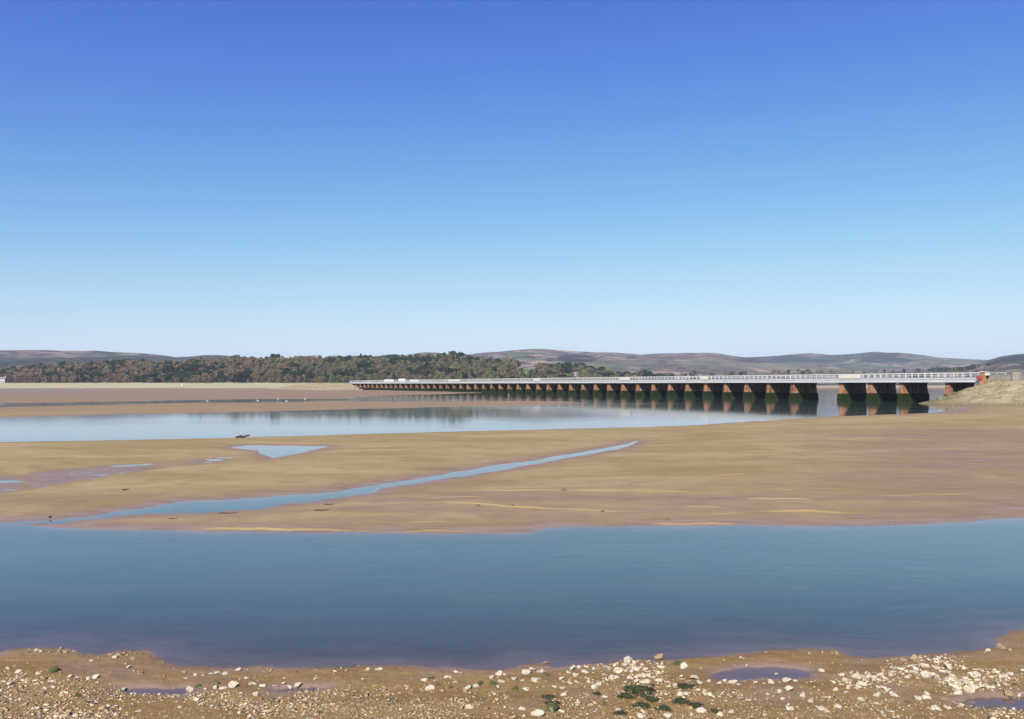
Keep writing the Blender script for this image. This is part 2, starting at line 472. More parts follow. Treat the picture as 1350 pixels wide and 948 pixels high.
WETS = [([(-300, 655), (0, 629), (60, 621), (150, 613), (240, 607), (310, 600), (330, 606), (250, 615), (150, 627), (60, 644), (0, 653), (-300, 684)], 0.9),
        ([(-300, 512), (0, 513), (120, 514), (190, 516), (80, 519), (0, 519), (-300, 519)], 0.9),
        ([(285, 590), (320, 586), (340, 598), (352, 606), (330, 602), (300, 594)], 0.7),
        ([(560, 675), (700, 672), (850, 684), (900, 690), (760, 694), (700, 700), (620, 696)], 0.55),
        ([(1000, 683), (1150, 680), (1400, 670), (1400, 682), (1220, 690), (1100, 693), (1010, 691)], 0.75),
        ([(1180, 541), (1240, 540), (1300, 539), (1270, 542), (1210, 545)], 0.55),
        ([(860, 895), (1060, 900), (1090, 930), (1010, 948), (960, 925), (900, 905)], 0.55),
        ([(420, 895), (560, 890), (600, 898), (480, 906)], 0.6),
        ([(1110, 866), (1180, 870), (1180, 905), (1240, 910), (1290, 935), (1180, 935), (1100, 895), (1080, 880)], 0.5),
        ([(60, 866), (210, 880), (320, 890), (420, 905), (300, 918), (100, 905), (60, 890)], 0.5),
        ([(660, 918), (760, 905), (820, 925), (760, 948), (660, 948)], 0.45)]
# little lit scarps in the sand: polylines in ground space, each a step of a few cm
SCARPS = [([(470, 666), (583, 668.5), (683, 673), (767, 677), (857, 679)], .05), ([(600, 651), (743, 653), (900, 655), (973, 656)], .045),
          ([(1010, 652), (1060, 651.5), (1135, 652)], .04), ([(975, 663), (1020, 664), (1075, 663)], .05), ([(1120, 660), (1183, 659), (1290, 656)], .045),
          ([(915, 682), (1000, 677.5), (1060, 678), (1150, 680)], .05), ([(540, 660.5), (640, 661)], .04), ([(900, 672), (960, 673)], .04), ([(850, 640), (1000, 632)], .05),
          ([(225, 697.5), (270, 698.5), (350, 700), (450, 700.5), (560, 701.5), (650, 702)], .06), ([(850, 692.5), (900, 692), (985, 690.5)], .06),
          ([(470, 690), (600, 692)], .03),
          ([(300, 584.5), (360, 585), (430, 586)], .12)]

def rows():
    a = list(np.arange(5.0, 10.6, 0.25)) + list(np.arange(10.6, 15.8, 0.045)) + list(np.arange(15.8, 25.6, 0.3))
    a += list(np.arange(25.6, 36, 0.055)) + list(np.arange(36, 48, 0.14)) + list(np.arange(48, 110, 0.35))
    a += list(np.arange(110, 320, 1.6)) + list(np.arange(320, 1000, 9.0))
    return np.array(a)
YR = rows()
UC = np.concatenate([np.tan(np.linspace(R(-74), R(-41.6), 34)), np.tan(np.linspace(R(-41), R(41), 720)), np.tan(np.linspace(R(41.6), R(74), 34))])
NU = len(UC)
GY, GU = np.meshgrid(YR, UC, indexing='ij')
GX = GU * GY

far_w = np.clip(GY / 60.0, 0.12, 12)
WXo = fbm(GX / (1.1 * far_w + .25), GY / (0.8 * far_w + .2), 3) * 0.55 * far_w ** 0.8
WYo = fbm(GX / (1.6 * far_w + .3), GY / (0.8 * far_w + .2), 9) * 0.42 * far_w ** 0.8
wob = np.where(GY < 20, 0.9, 1.0)
QX, QY = GX + WXo * wob, GY + WYo * wob
_nb = (GY < 20) * 1.0
QY = QY + _nb * (0.10 * fbm(GX * 3.1, GY * 3.1, 201) + 0.05 * fbm(GX * 9, GY * 9, 205))
_mid = ((GY > 24) & (GY < 110)) * 1.0
QY = QY + _mid * 0.16 * fbm(GX * 1.1, GY * 1.1, 211)
D = np.full(GX.shape, 1e9)
polys = [NEAR_SHORE + FAR_SHORE, CREEK, POOL, CH2, CH3]
sd = [sdf(QX, QY, P2(p)) for p in polys]
for s_ in sd: D = np.minimum(D, s_)
dp = np.full(GX.shape, 1e9)
mb = GY < 30
for p in PUD:
    k = sdf(QX[mb], QY[mb], P2(p)); dp[mb] = np.minimum(dp[mb], k)
beach = (GY < 20).astype(float)
bankmax = np.where(GY < 120, 0.30, 0.22)
bankL = np.where(GY < 120, 8.0, 16.0)
hl = bankmax * (1 - np.exp(-np.maximum(D, 0) / bankL)) + 0.012 * (1 - np.exp(-np.maximum(D, 0) / 0.3))
dmain = np.maximum(np.minimum(D, dp + 0.0), 0)
hbeach = 0.022 * np.maximum(D, 0) + 0.03 * (1 - np.exp(-dmain / 0.18)) + 0.018 * fbm(GX * 2.2, GY * 2.2, 31) * sstep(0, 0.3, dmain) + (0.016 * fbm(GX * 9, GY * 9, 41) + 0.012 * fbm(GX * 3.6, GY * 5, 43)) * sstep(0, 0.25, dmain)
und = fbm(GX / 17, GY / 13, 51) * 0.24 * sstep(2, 14, D) + fbm(GX / 3.0, GY / 1.6, 57) * 0.02 * sstep(0.5, 3, D)
hl = np.where(GY < 20, hbeach, hl + und)
_L = np.where(GY < 60, 4.5 + 4.5 * (1 - sstep(14.5, 24, GY)), 8.0)
hw = -np.where(GY < 60, 0.9, 1.4) * (1 - np.exp(np.minimum(D, 0) / _L)) + .05 * fbm(GX * 1.5, GY * 1.5, 241) * sstep(.1, 1.2, -D)
hw = np.minimum(hw, -.004)
Z = np.where(D > 0, hl, hw)
pm = (dp < 0) & (D > 0)
Z = np.where(pm, -0.016 * (1 - np.exp(np.minimum(dp, 0) / 0.2)) + 0.012 * np.maximum(0, fbm(GX * 4, GY * 4, 251)) * sstep(0, .15, -dp), Z)
# a hollow at the left of the bank where a film of water lies in streaks
_k = sdf(QX, QY, P2(WETS[0][0])) / np.clip(GY / 60, .15, 8)
_m = 1 - sstep(-1.0, 3.0, _k)
Z = Z * (1 - _m) + _m * (0.004 + 0.016 * fbm(GX / 3.0, GY / 1.3, 261))
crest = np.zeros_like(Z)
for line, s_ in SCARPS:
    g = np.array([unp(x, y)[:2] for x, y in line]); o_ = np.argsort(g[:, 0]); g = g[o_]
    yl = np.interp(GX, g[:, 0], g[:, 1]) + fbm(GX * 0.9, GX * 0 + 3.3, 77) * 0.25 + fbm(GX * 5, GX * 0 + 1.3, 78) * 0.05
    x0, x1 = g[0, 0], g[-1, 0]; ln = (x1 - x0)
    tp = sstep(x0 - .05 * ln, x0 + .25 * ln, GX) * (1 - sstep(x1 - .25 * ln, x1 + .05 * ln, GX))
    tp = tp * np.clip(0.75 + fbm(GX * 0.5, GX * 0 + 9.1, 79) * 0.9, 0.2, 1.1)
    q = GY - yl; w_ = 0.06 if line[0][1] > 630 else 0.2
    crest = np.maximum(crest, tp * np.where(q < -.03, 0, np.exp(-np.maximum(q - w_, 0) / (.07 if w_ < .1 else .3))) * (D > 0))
    Z = Z + 0.6 * s_ * tp * np.where(q < 0, 0, sstep(0, w_, q) * np.exp(-np.maximum(q - w_, 0) / 1.1)) * (D > -0.02)
wet = np.where(GY < 20, .74, 1.) * np.exp(-np.maximum(D, 0) / np.where(GY < 20, 0.5, np.where(GY < 40, 2.2, np.where(GY < 120, 1.6, 6.0)))) * 0.95
wet = np.maximum(wet, 0.85 * np.exp(-np.maximum(dp, 0) / 0.3))
wet = np.maximum(wet, np.where((GY > 26) & (GY < 36), 0.62 * np.exp(-np.maximum(sd[0], 0) / 6.0), 0))
wet = np.maximum(wet, (0.52 + 0.12 * sstep(140, 260, GY)) * sstep(80, 150, GY) * (1 - .75 * sstep(.32, .46, GU) * (1 - sstep(220, 320, GY))))
for poly, s_ in WETS:
    k = sdf(QX, QY, P2(poly)); wd = np.clip(GY / 60, 0.15, 8)
    wet = np.maximum(wet, s_ * (1 - sstep(-1.3, 1.1, k / wd)) * np.clip(0.8 + 0.9 * fbm(GX / (3 * wd), GY / (.7 * wd), 221), 0.35, 1.1))
_right = sstep(0.1, 0.5, GU) * sstep(26, 34, GY) * (1 - sstep(70, 100, GY))
wet = np.maximum(wet, _right * (0.58 + 0.3 * fbm(GX / 9, GY / 2.2, 231)))
wet = np.maximum(wet, sstep(26, 28, GY) * (1 - sstep(31, 44, GY)) * (0.55 + 0.4 * fbm(GX / 6, GY / 1.2, 233)) * (0.75 + .25 * sstep(-.25, .0, GU)))
wet = np.clip(wet, 0, 1)

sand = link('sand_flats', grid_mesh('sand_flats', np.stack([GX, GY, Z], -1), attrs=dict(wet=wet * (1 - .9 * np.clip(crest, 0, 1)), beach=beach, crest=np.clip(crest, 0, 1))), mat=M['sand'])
tag(sand, 'tan estuary sand banks cut by channels, pools and a winding creek', kind='structure')
dep = np.maximum(-Z, 0)
vm = Z < 0.03
fm = vm[:-1, :-1] | vm[1:, :-1] | vm[:-1, 1:] | vm[1:, 1:]
water = link('water', grid_mesh('water', np.stack([GX, GY, np.zeros_like(Z)], -1), mask=fm, attrs=dict(depth=dep)), mat=M['water'])
tag(water, 'blue river water lying in the channels between the sand banks', kind='structure')

def ground_z(x, y):
    j = np.clip(np.interp(x / y, UC, np.arange(NU)), 0, NU - 1.01)
    i = np.clip(np.interp(y, YR, np.arange(len(YR))), 0, len(YR) - 1.01)
    i0, j0 = int(i), int(j); fi, fj = i - i0, j - j0
    return float((Z[i0, j0] * (1 - fj) + Z[i0, j0 + 1] * fj) * (1 - fi) + (Z[i0 + 1, j0] * (1 - fj) + Z[i0 + 1, j0 + 1] * fj) * fi)

# ------------------------------------------------------------------ far shore and hills
def prof(pts): a = np.array(pts, float); return (a[:, 0] - CX) / FPX, a[:, 1]
TY = np.concatenate([np.arange(780, 1000, 8), np.arange(1000, 1500, 14), np.arange(1500, 6600, 60), np.arange(6600, 15500, 220)])
TU = np.linspace(-0.98, 0.98, 560)
HY, HU = np.meshgrid(TY, TU, indexing='ij')
HXw = HU * HY
def ridge(pts, Y0, Y1, lift=0.0, rough=0.05, back=0.35, seed=1, nscale=500.0, sharp=0.9):
    u, y = prof(pts)
    top = np.interp(HU, u, y)
    zc = (HZ - top) / FPX * Y1 + H - lift
    t = np.clip((HY - Y0) / (Y1 - Y0), 0, 1)
    s_ = np.where(HY < Y1, sstep(0, 1, t) * 0.35 + 0.65 * t ** sharp, np.exp(-((HY - Y1) / (back * Y1)) ** 2))
    n = fbm(HXw / nscale, HY / nscale, seed, 5)
    return zc * s_ * (1 + n * rough * np.where(HY < Y1, 4 * t * (1 - t) + 0.25, 1.0))
WOODTOP = [(-420, 486), (0, 484), (60, 481), (130, 477.5), (240, 475.5), (320, 470.5), (400, 469), (450, 470.5), (520, 470.5), (571, 468), (600, 467.5),
           (655, 474), (680, 476), (715, 480), (755, 480), (790, 485), (830, 488), (860, 491), (885, 497), (920, 505), (1900, 506)]
rA = ridge(WOODTOP, 935, 1290, lift=9.5, rough=0.06, seed=5, nscale=160)
rA = np.where(HY < 1290, np.maximum(rA, 0), rA)
rB = ridge([(-500, 458), (-100, 459), (0, 461), (40, 463), (100, 466), (150, 467.5), (190, 469.5), (215, 471.5), (232, 474), (250, 472.5), (272, 470.3), (300, 471.5), (340, 474), (420, 480), (500, 500), (2000, 505)],
           1700, 3000, rough=0.22, seed=15)
rC = ridge([(-500, 505), (440, 500), (500, 474), (530, 471), (560, 466), (575, 465), (605, 468.5), (640, 464.5), (680, 462), (720, 462.5), (740, 465), (762, 467.2), (800, 468), (850, 471.5),
            (905, 469.3), (940, 469), (970, 472), (1040, 478), (1150, 484), (1300, 492), (2000, 498)], 1500, 3600, rough=0.30, seed=25, nscale=650)
rD = ridge([(-500, 505), (840, 500), (930, 474), (976, 471.5), (1020, 469.5), (1068, 466), (1098, 468.5), (1120, 467), (1155, 463.5), (1185, 465.5), (1230, 470), (1300, 474), (1400, 476), (2000, 478)],
           2600, 5200, rough=0.26, seed=35, nscale=900)
rE = ridge([(-500, 505), (1180, 505), (1270, 484), (1300, 475.5), (1320, 469.5), (1340, 466.5), (1360, 465), (1450, 461), (1600, 466), (2000, 470)], 1300, 2300, rough=0.25, seed=45, nscale=350)
rF = ridge([(-500, 506), (800, 480), (840, 470), (855, 467.5), (870, 466.8), (890, 468.5), (915, 468), (940, 472), (990, 480), (2000, 505)], 9000, 12500, rough=0.08, seed=55, nscale=2500)
rG = ridge([(-500, 506), (700, 505), (860, 496), (1000, 492), (1150, 491), (1300, 489), (1400, 488), (2000, 486)], 1150, 1900, rough=0.12, seed=65, nscale=220)
leftm = 1 - sstep(0.15, 0.24, HU)
bank = leftm * (0.2 + 5.6 * sstep(876, 946, HY)) + (1 - leftm) * (0.1 + 2.2 * sstep(960, 1250, HY))
HZt = np.maximum.reduce([bank, rA, rB, rC, rD, rE, rF, rG])
edge = sstep(776, 880, HY)
HZt = np.where(HY < 870, np.minimum(HZt, -1.2 + 1.5 * sstep(780, 872, HY)), HZt)
PXh = HU * FPX + CX
PYh = HZ - (HZt - H) / HY * FPX
owner = np.argmax(np.stack([bank + 0.3, rA, rB, rC, rD, rE, rF, rG]), 0)
def blob(cx_, cy_, rx, ry): return np.clip(1.4 - ((PXh - cx_) / rx) ** 2 - ((PYh - cy_) / ry) ** 2, 0, 1)
field = np.where((owner == 0) & (PXh < 900), 0.5, 0.0)
near = (HY < 1320)
FIELDS = [(694, 487, 13, 6), (745, 495, 22, 3), (822, 492.5, 26, 4.5), (855, 496, 20, 3)]
for f in FIELDS: field = np.maximum(field, np.where(near, blob(*f) * 1.0, 0))
green = np.zeros_like(field)
for f in [(785, 484, 26, 5), (690, 474, 15, 2), (930, 478, 40, 5), (1010, 483, 50, 4), (1070, 488, 40, 3)]:
    green = np.maximum(green, np.where(owner >= 3, blob(*f) * 0.8 * np.clip(0.7 + fbm(HXw / 120, HY / 120, 3) * 1.2, 0, 1), 0))
wood = np.where(owner == 1, 1.0, 0.0)
for f in [(30, 477, 150, 7), (170, 473, 90, 4), (760, 473, 26, 5.5), (690, 471.5, 14, 2.5), (640, 474, 40, 4), (1020, 471, 45, 3), (1130, 470, 50, 3.5), (1080, 476, 40, 2.5), (1170, 475, 40, 3), (1345, 477, 55, 10), (1030, 475, 60, 3), (1160, 468, 30, 4), (1260, 488, 60, 2.5), (272, 471.5, 30, 2)]:
    wood = np.maximum(wood, np.where(owner >= 2, np.clip(blob(*f) * 1.6, 0, 1) * np.clip(0.9 + fbm(HXw / 150, HY / 150, 13) * 1.6, 0, 1), 0))
mud = np.where(owner == 0, np.where(PXh < 900, 1 - sstep(880, 890, HY), 1 - sstep(1180, 1300, HY)), 0.0)
hills = link('hills', grid_mesh('hills', np.stack([HXw, HY, HZt], -1), attrs=dict(field=field, wood=wood, mud=mud, green=green)), mat=M['terrain'])
tag(hills, 'far shore with low wooded rise and hazy mauve moorland hills', kind='structure')
def hill_z(x, y):
    u = x / y
    j = np.clip((u + 0.98) / 1.96 * 559, 0, 558.99); i = np.clip(np.interp(y, TY, np.arange(len(TY))), 0, len(TY) - 1.01)
    i0, j0 = int(i), int(j); fi, fj = i - i0, j - j0
    return float((HZt[i0, j0] * (1 - fj) + HZt[i0, j0 + 1] * fj) * (1 - fi) + (HZt[i0 + 1, j0] * (1 - fj) + HZt[i0 + 1, j0 + 1] * fj) * fi)

# ------------------------------------------------------------------ the viaduct
DV = Vector((-0.4472, 0.8944, 0)); PV = Vector((0.8944, 0.4472, 0))
A0 = Vector((105.5, 197.0, 0))
def tx(px): return (1.0 / (px - 100.0) - 0.8396e-3) / 3.8125e-6
viaduct = empty('viaduct', A0)
viaduct.rotation_euler = (0, 0, math.atan2(DV.y, DV.x))       # local x runs along the bridge to its far end, local -y into the river side away from us
tag(viaduct, 'long low railway viaduct with red piers and pale grey girders crossing the estuary', 'viaduct')
# local frame: x along DV; the direction PV (away from the viewer) is local -y
ZS, ZF, ZR = 4.87, 5.98, 7.05
WID, TH = 8.6, 1.5
piers_t = [tx(1245.5), tx(1185), tx(1144), tx(1105.5), tx(1042)]
while piers_t[-1] + 9.6 < 503: piers_t.append(piers_t[-1] + 9.6)
b_ = MB(); b_.box(-TH, 0, -WID, 0, -1.6, ZS - 0.45, top=(-TH + .10, -.10, -WID + .35, -.35))
# taper starts wide at the bed
b_ = MB()
b_.box(-TH - .10, .10, -WID - .55, .55, -1.6, ZS - .42, top=(-TH + .06, -.06, -WID + .1, -.1))
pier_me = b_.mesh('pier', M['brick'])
w_ = MB()
w_.box(-TH - .22, .22, -WID - .72, .72, -1.6, 0.15, top=(-TH - .16, .16, -WID - .60, .60))
k_ = 14
for side in range(2):
    pass
w_.box(-TH - .13, .13, -WID - .57, .57, 0.15, 2.0, top=(-TH - .06, .06, -WID - .40, .40))
weed_me = w_.mesh('weed_band', M['weed'])
c_ = MB(); c_.box(-TH - .08, .08, -WID - .05, .05, ZS - .42, ZS - .06)
cap_me = c_.mesh('bearing_stone', M['bearing'])
for i, t in enumerate(piers_t):
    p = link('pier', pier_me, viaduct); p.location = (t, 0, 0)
    w = link('weed_band', weed_me, p)
    c = link('bearing_stone', cap_me, p)
    # the weed line and pier widths vary a little from pier to pier
    w.scale = (1, 1, 1.0 + random.uniform(-.08, .12))
    p.scale = (1.0 + random.uniform(-.04, .06), 1, 1)
# spans: one girder, deck, flange and railing per span
ends = [-0.6] + [t - TH / 2 for t in piers_t] + [506.0]
rail_posts = 0
cream_at = [(1107, 1136), (1088 - 200, 1088 - 196), (822, 831), (704, 712), (590, 606)]
cream_t = sorted([(tx(b), tx(a)) for a, b in [(1107, 1136), (818, 831), (704, 713), (592, 606), (925, 935)]])
post_me = MB(); post_me.box(-.09, .09, -.05, .05, 0, ZR - ZF); post_me = post_me.mesh('post', M['paint'])
cache = {}
for i in range(len(ends) - 1):
    x0, x1 = ends[i] + 0.03, ends[i + 1] - 0.03
    L = x1 - x0; key = round(L, 1)
    if key not in cache:
        g = MB(); g.box(0, L, .26, .32, ZS, ZF); girder = g.mesh('fascia_girder', M['fascia'])
        g = MB(); g.box(0, L, -WID - .32, -WID - .26, ZS, ZF); far_girder = g.mesh('fascia_girder', M['fascia'])
        g = MB(); g.box(0, L, .18, .46, ZS - .055, ZS + .06)
        flange = g.mesh('bottom_flange', M['paint'])
        g = MB(); g.box(0, L, .27, .40, ZS + .62, ZS + .68); g.box(0, L, .20, .42, ZF, ZF + .05)
        lip = g.mesh('ledge', M['paint'])
        g = MB(); g.box(0, L, -WID - .2, .24, ZS + .1, ZS + .55)
        for yy in (-1.2, -3.0, -5.2, -7.2): g.box(0, L, yy - .15, yy + .15, ZS - .02, ZS + .1)
        deck = g.mesh('deck', M['soffit'])
        g = MB(); n = max(4, round(L / 1.95))
        g.box(0, L, .255, .345, ZR - .11, ZR); g.box(0, L, .275, .325, ZF + .50, ZF + .55)
        rail = g.mesh('railing', M['paint'])
        g = MB(); yo = -WID - .3
        g.box(0, L, yo - .045, yo + .045, ZR - .11, ZR); g.box(0, L, yo - .025, yo + .025, ZF + .50, ZF + .55)
        for q in range(n): g.box(q * L / n + .3, q * L / n + .4, -WID - .34, -WID - .26, ZF, ZR - .11)
        far_rail = g.mesh('railing', M['paint'])
        g = MB()
        for q in range(1, n): g.box(q * L / n - .02, q * L / n + .02, .322, .36, ZS + .07, ZF - .01)
        stiff = g.mesh('stiffeners', M['paint'])
        cache[key] = (girder, flange, lip, deck, rail, stiff, n, far_girder, far_rail)
    girder, flange, lip, deck, rail, stiff, n, far_girder, far_rail = cache[key]
    link('fascia_girder', far_girder, viaduct).location = (x0, 0, 0)
    link('railing', far_rail, viaduct).location = (x0, 0, 0)
    go = link('fascia_girder', girder, viaduct); go.location = (x0, 0, 0)
    link('bottom_flange', flange, go); link('ledge', lip, go)
    if x0 < 150: link('stiffeners', stiff, go)
    link('deck', deck, viaduct).location = (x0, 0, 0)
    ro = link('railing', rail, viaduct); ro.location = (x0, 0, 0)
    for q in range(n):
        if rail_posts < 300:
            po = link('post', post_me, ro); po.location = (q * L / n + .3, .3, ZF + .0); rail_posts += 1
            po.scale = (1.25 if q % 3 == 0 else 1, 1, 1)
for a, b in cream_t:
    g = MB(); g.box(0, b - a, .38, .44, ZF - .15, ZR - .22)
    link('refuge_panel', g.mesh('refuge_panel', M['cream']), viaduct).location = (a, 0, 0)
# abutments
g = MB(); g.box(-4.5, -.62, -WID - .6, .45, -1, ZS - .02); link('abutment', g.mesh('abutment', M['bearing']), viaduct)
g = MB(); g.box(506.0, 512, -WID - .6, .4, -1, ZS + .2); link('abutment', g.mesh('abutment', M['bearing']), viaduct)
g = MB(); g.box(-2.3, -.85, .1, 1.15, 2.5, 7.0); po = link('end_pillar', g.mesh('end_pillar', M['orange']), viaduct)
g = MB(); g.box(-2.5, -.65, -.05, 1.3, 7.0, 7.28, top=(-2.3, -.85, .15, 1.1)); link('pillar_cap', g.mesh('pillar_cap', M['bearing']), po)
def on_bridge(t, p, z): return A0 + DV * t + PV * p + Vector((0, 0, z))

# round red sign on the pillar, with its pale box above
sg = empty('round_sign', on_bridge(-1.2, -1.18, 5.75)); sg.rotation_euler = viaduct.rotation_euler
tag(sg, 'round red sign disc fixed to the sandstone pillar at the viaduct\'s near end', 'sign')
g = MB(); N_ = 20; g.solid([(math.cos(2 * math.pi * k / N_) * .40, yy, math.sin(2 * math.pi * k / N_) * .40) for yy in (0, .07) for k in range(N_)],
    [tuple(range(N_)), tuple(range(2 * N_ - 1, N_ - 1, -1))] + [(k, N_ + k, N_ + (k + 1) % N_, (k + 1) % N_) for k in range(N_)])
link('disc', g.mesh('disc', M['red']), sg)
g = MB(); g.tube([(math.cos(2 * math.pi * k / 20) * .40, .04, math.sin(2 * math.pi * k / 20) * .40) for k in range(21)], .06, 6); link('rim', g.mesh('rim', M['red'], True), sg)
g = MB(); g.box(-.9, .62, .0, .05, -.55, .35); link('back_board', g.mesh('back_board', simple('dark_red_board', (.33, .06, .06), (.27, .05, .05), 1.)), sg).location = (.5, -.1, 0)
bx_ = empty('signal_box', on_bridge(-2.6, -.9, 6.3)); bx_.rotation_euler = viaduct.rotation_euler
tag(bx_, 'small pale cabinet on the wall right of the sandstone pillar', 'cabinet')
g = MB(); g.box(-.4, .4, -.3, .3, 0, .75); link('case', g.mesh('case', M['cream']), bx_)
g = MB(); g.box(-.47, .47, -.37, .37, .75, .83); link('lid', g.mesh('lid', M['bearing']), bx_)

# embankment at the near end
et, ep = np.meshgrid(np.arange(-150, 26, 0.7), np.arange(-30, 45, 0.7), indexing='ij')
dt = np.maximum(et + 4.0, 0) * 1.12; dpp = np.maximum(np.maximum(-(ep + 0.5), ep - 10), 0)
dist = np.sqrt(dt ** 2 + dpp ** 2)
wide = 16 + np.clip(-et, 0, 60) * 0.16
ex = A0.x + DV.x * et + PV.x * ep; ey = A0.y + DV.y * et + PV.y * ep
ez = 5.05 * (1 - (dist / wide)) + fbm(ex / 3, ey / 3, 91) * 0.75 * sstep(0.5, 5, dist) + fbm(ex / .9, ey / .9, 95) * 0.3 * sstep(0.5, 4, dist)
ez = np.where(dist < .5, 5.05, ez)
ez = np.maximum(ez, -1.5)
def mat_bank():
    t = NT('rough_grass_bank')
    n1 = t.noise(t.pos(), 0.35, 5, 0.6); n2 = t.noise(t.pos(), 1.4, 5, 0.65)
    g_ = t.n('ShaderNodeNewGeometry'); sp = t.n('ShaderNodeSeparateXYZ'); t.l(g_.outputs['Position'], sp.inputs[0])
    c = t.mix(t.mapr(n1, 0.38, 0.62), (0.368, 0.296, 0.176), (0.2419, 0.1949, 0.0941))
    c = t.mix(t.mapr(n2, 0.52, 0.68), c, (0.3696, 0.3158, 0.2285))
    c = t.mix(t.mapr(n2, 0.30, 0.40, 1.0, 0.0), c, (0.1008, 0.0941, 0.0403))
    lowf = t.mapr(t.math('ADD', sp.outputs['Z'], t.math('MULTIPLY', n1, 1.2)), 0.6, 1.6, 1, 0)
    c = t.mix(t.math('MULTIPLY', t.math('MULTIPLY', lowf, t.attr('low')), 0.75), c, (0.1478, 0.1109, 0.0571))
    wedge = t.math('MULTIPLY', t.mapr(t.attr('nose'), 0.2, 0.8), t.mapr(n2, 0.40, 0.6))
    c = t.mix(wedge, c, (0.0773, 0.084, 0.0235))
    t.principled(c, 0.95, t.bump(n2, 0.9, 0.5), 0.1)
    return t.m
nose = np.clip(1.2 - np.abs(et - 5) / 11, 0, 1) * np.clip(1 - np.abs(ez - 1.6) / 1.8, 0, 1) * 1.6
bank_o = link('embankment', grid_mesh('embankment', np.stack([ex, ey, ez], -1), attrs=dict(nose=nose, low=np.ones_like(ez))), mat=mat_bank())
tag(bank_o, 'rough grassy embankment sloping to the sand at the viaduct\'s near end', kind='structure')
# rubble along the toe and the slope
def rock_mesh(name, seed, sub=2, flat=0.65, mat=None, amp=0.34):
    r_ = random.Random(seed)
    bm = bmesh.new()
    for _ in range(11 if sub == 1 else 20):
        d_ = Vector((r_.gauss(0, 1), r_.gauss(0, 1), r_.gauss(0, 1))).normalized() * r_.uniform(.78, 1.0)
        bm.verts.new((d_.x * .5, d_.y * .5 * r_.uniform(.8, 1), d_.z * .5 * flat))
    res = bmesh.ops.convex_hull(bm, input=bm.verts)
    bmesh.ops.delete(bm, geom=[v for v in bm.verts if not v.link_faces], context='VERTS')
    bmesh.ops.triangulate(bm, faces=bm.faces)
    sx = max(abs(v.co.x) for v in bm.verts); sc_ = 0.5 / sx
    for v in bm.verts: v.co *= sc_
    me = bpy.data.meshes.new(name); bm.to_mesh(me); bm.free()
    if mat: me.materials.append(mat)
    return me
def join_rocks(name, items, mat, sub=1, seed=0):
    base = [rock_mesh('tmp', seed + k, sub, 0.6) for k in range(6)]
    arr = []
    for b in base:
        v = np.zeros(len(b.vertices) * 3, np.float32); b.vertices.foreach_get('co', v)
        f = np.zeros(len(b.polygons) * 3, np.int32); b.polygons.foreach_get('vertices', f)
        arr.append((v.reshape(-1, 3), f.reshape(-1, 3)))
    V, F, n = [], [], 0
    for k, (x, y, z, s_) in enumerate(items):
        v, f = arr[k % 6]; a = rng.uniform(0, 6.28); c, s2 = math.cos(a), math.sin(a)
        q = v * np.array([rng.uniform(.8, 1.25), rng.uniform(.75, 1.1), rng.uniform(.7, 1.2)]) * s_
        q = np.stack([q[:, 0] * c - q[:, 1] * s2, q[:, 0] * s2 + q[:, 1] * c, q[:, 2]], -1) + np.array([x, y, z])
        V.append(q); F.append(f + n); n += len(v)
    V = np.concatenate(V); F = np.concatenate(F)
    me = bpy.data.meshes.new(name)
    me.vertices.add(len(V)); me.vertices.foreach_set('co', V.astype(np.float32).ravel())
    me.loops.add(F.size); me.loops.foreach_set('vertex_index', F.astype(np.int32).ravel())
    me.polygons.add(len(F)); me.polygons.foreach_set('loop_start', np.arange(0, F.size, 3, dtype=np.int32))
    me.update(calc_edges=True)
    me.materials.append(mat)
    for b in base: bpy.data.meshes.remove(b)
    return me
items = []
for k in range(900):
    i, j = rng.integers(2, ez.shape[0] - 2), rng.integers(2, ez.shape[1] - 2)
    if ep[i, j] > 2 or et[i, j] < -70 or ez[i, j] < 0.05: continue
    if rng.random() < 0.4 and ez[i, j] > 1.2: continue
    items.append((ex[i, j] + rng.uniform(-.3, .3), ey[i, j] + rng.uniform(-.3, .3), ez[i, j] + .02, rng.uniform(.3, .85)))
tag(link('embankment_rubble', join_rocks('embankment_rubble', items, M['wall'], 1, 300)), 'loose limestone rubble strewn over the grassy embankment slope', kind='stuff')
gv, gf = [], []
for k in range(4200):
    i, j = rng.integers(2, ez.shape[0] - 2), rng.integers(2, ez.shape[1] - 2)
    if ep[i, j] > 3 or et[i, j] < -75 or ez[i, j] < 0.5: continue
    for q in range(5):
        c_x, c_y = ex[i, j] + rng.uniform(-.4, .4), ey[i, j] + rng.uniform(-.4, .4); a = rng.uniform(0, 6.28); h_ = rng.uniform(.15, .5); w_ = rng.uniform(.04, .1)
        n_ = len(gv); gv += [(c_x - math.cos(a) * w_, c_y - math.sin(a) * w_, ez[i, j] - .1), (c_x + math.cos(a) * w_, c_y + math.sin(a) * w_, ez[i, j] - .1), (c_x + rng.uniform(-.2, .2), c_y + rng.uniform(-.2, .2), ez[i, j] + h_)]
        gf.append((n_, n_ + 1, n_ + 2))
me = bpy.data.meshes.new('bank_grass'); me.from_pydata(gv, [], gf); me.materials.append(mat_foliage('dry_bank_grass', (0.17, 0.15, 0.055), (0.34, 0.28, 0.15)))
tag(link('bank_grass', me), 'tufts of dry grass growing over the embankment', kind='stuff')
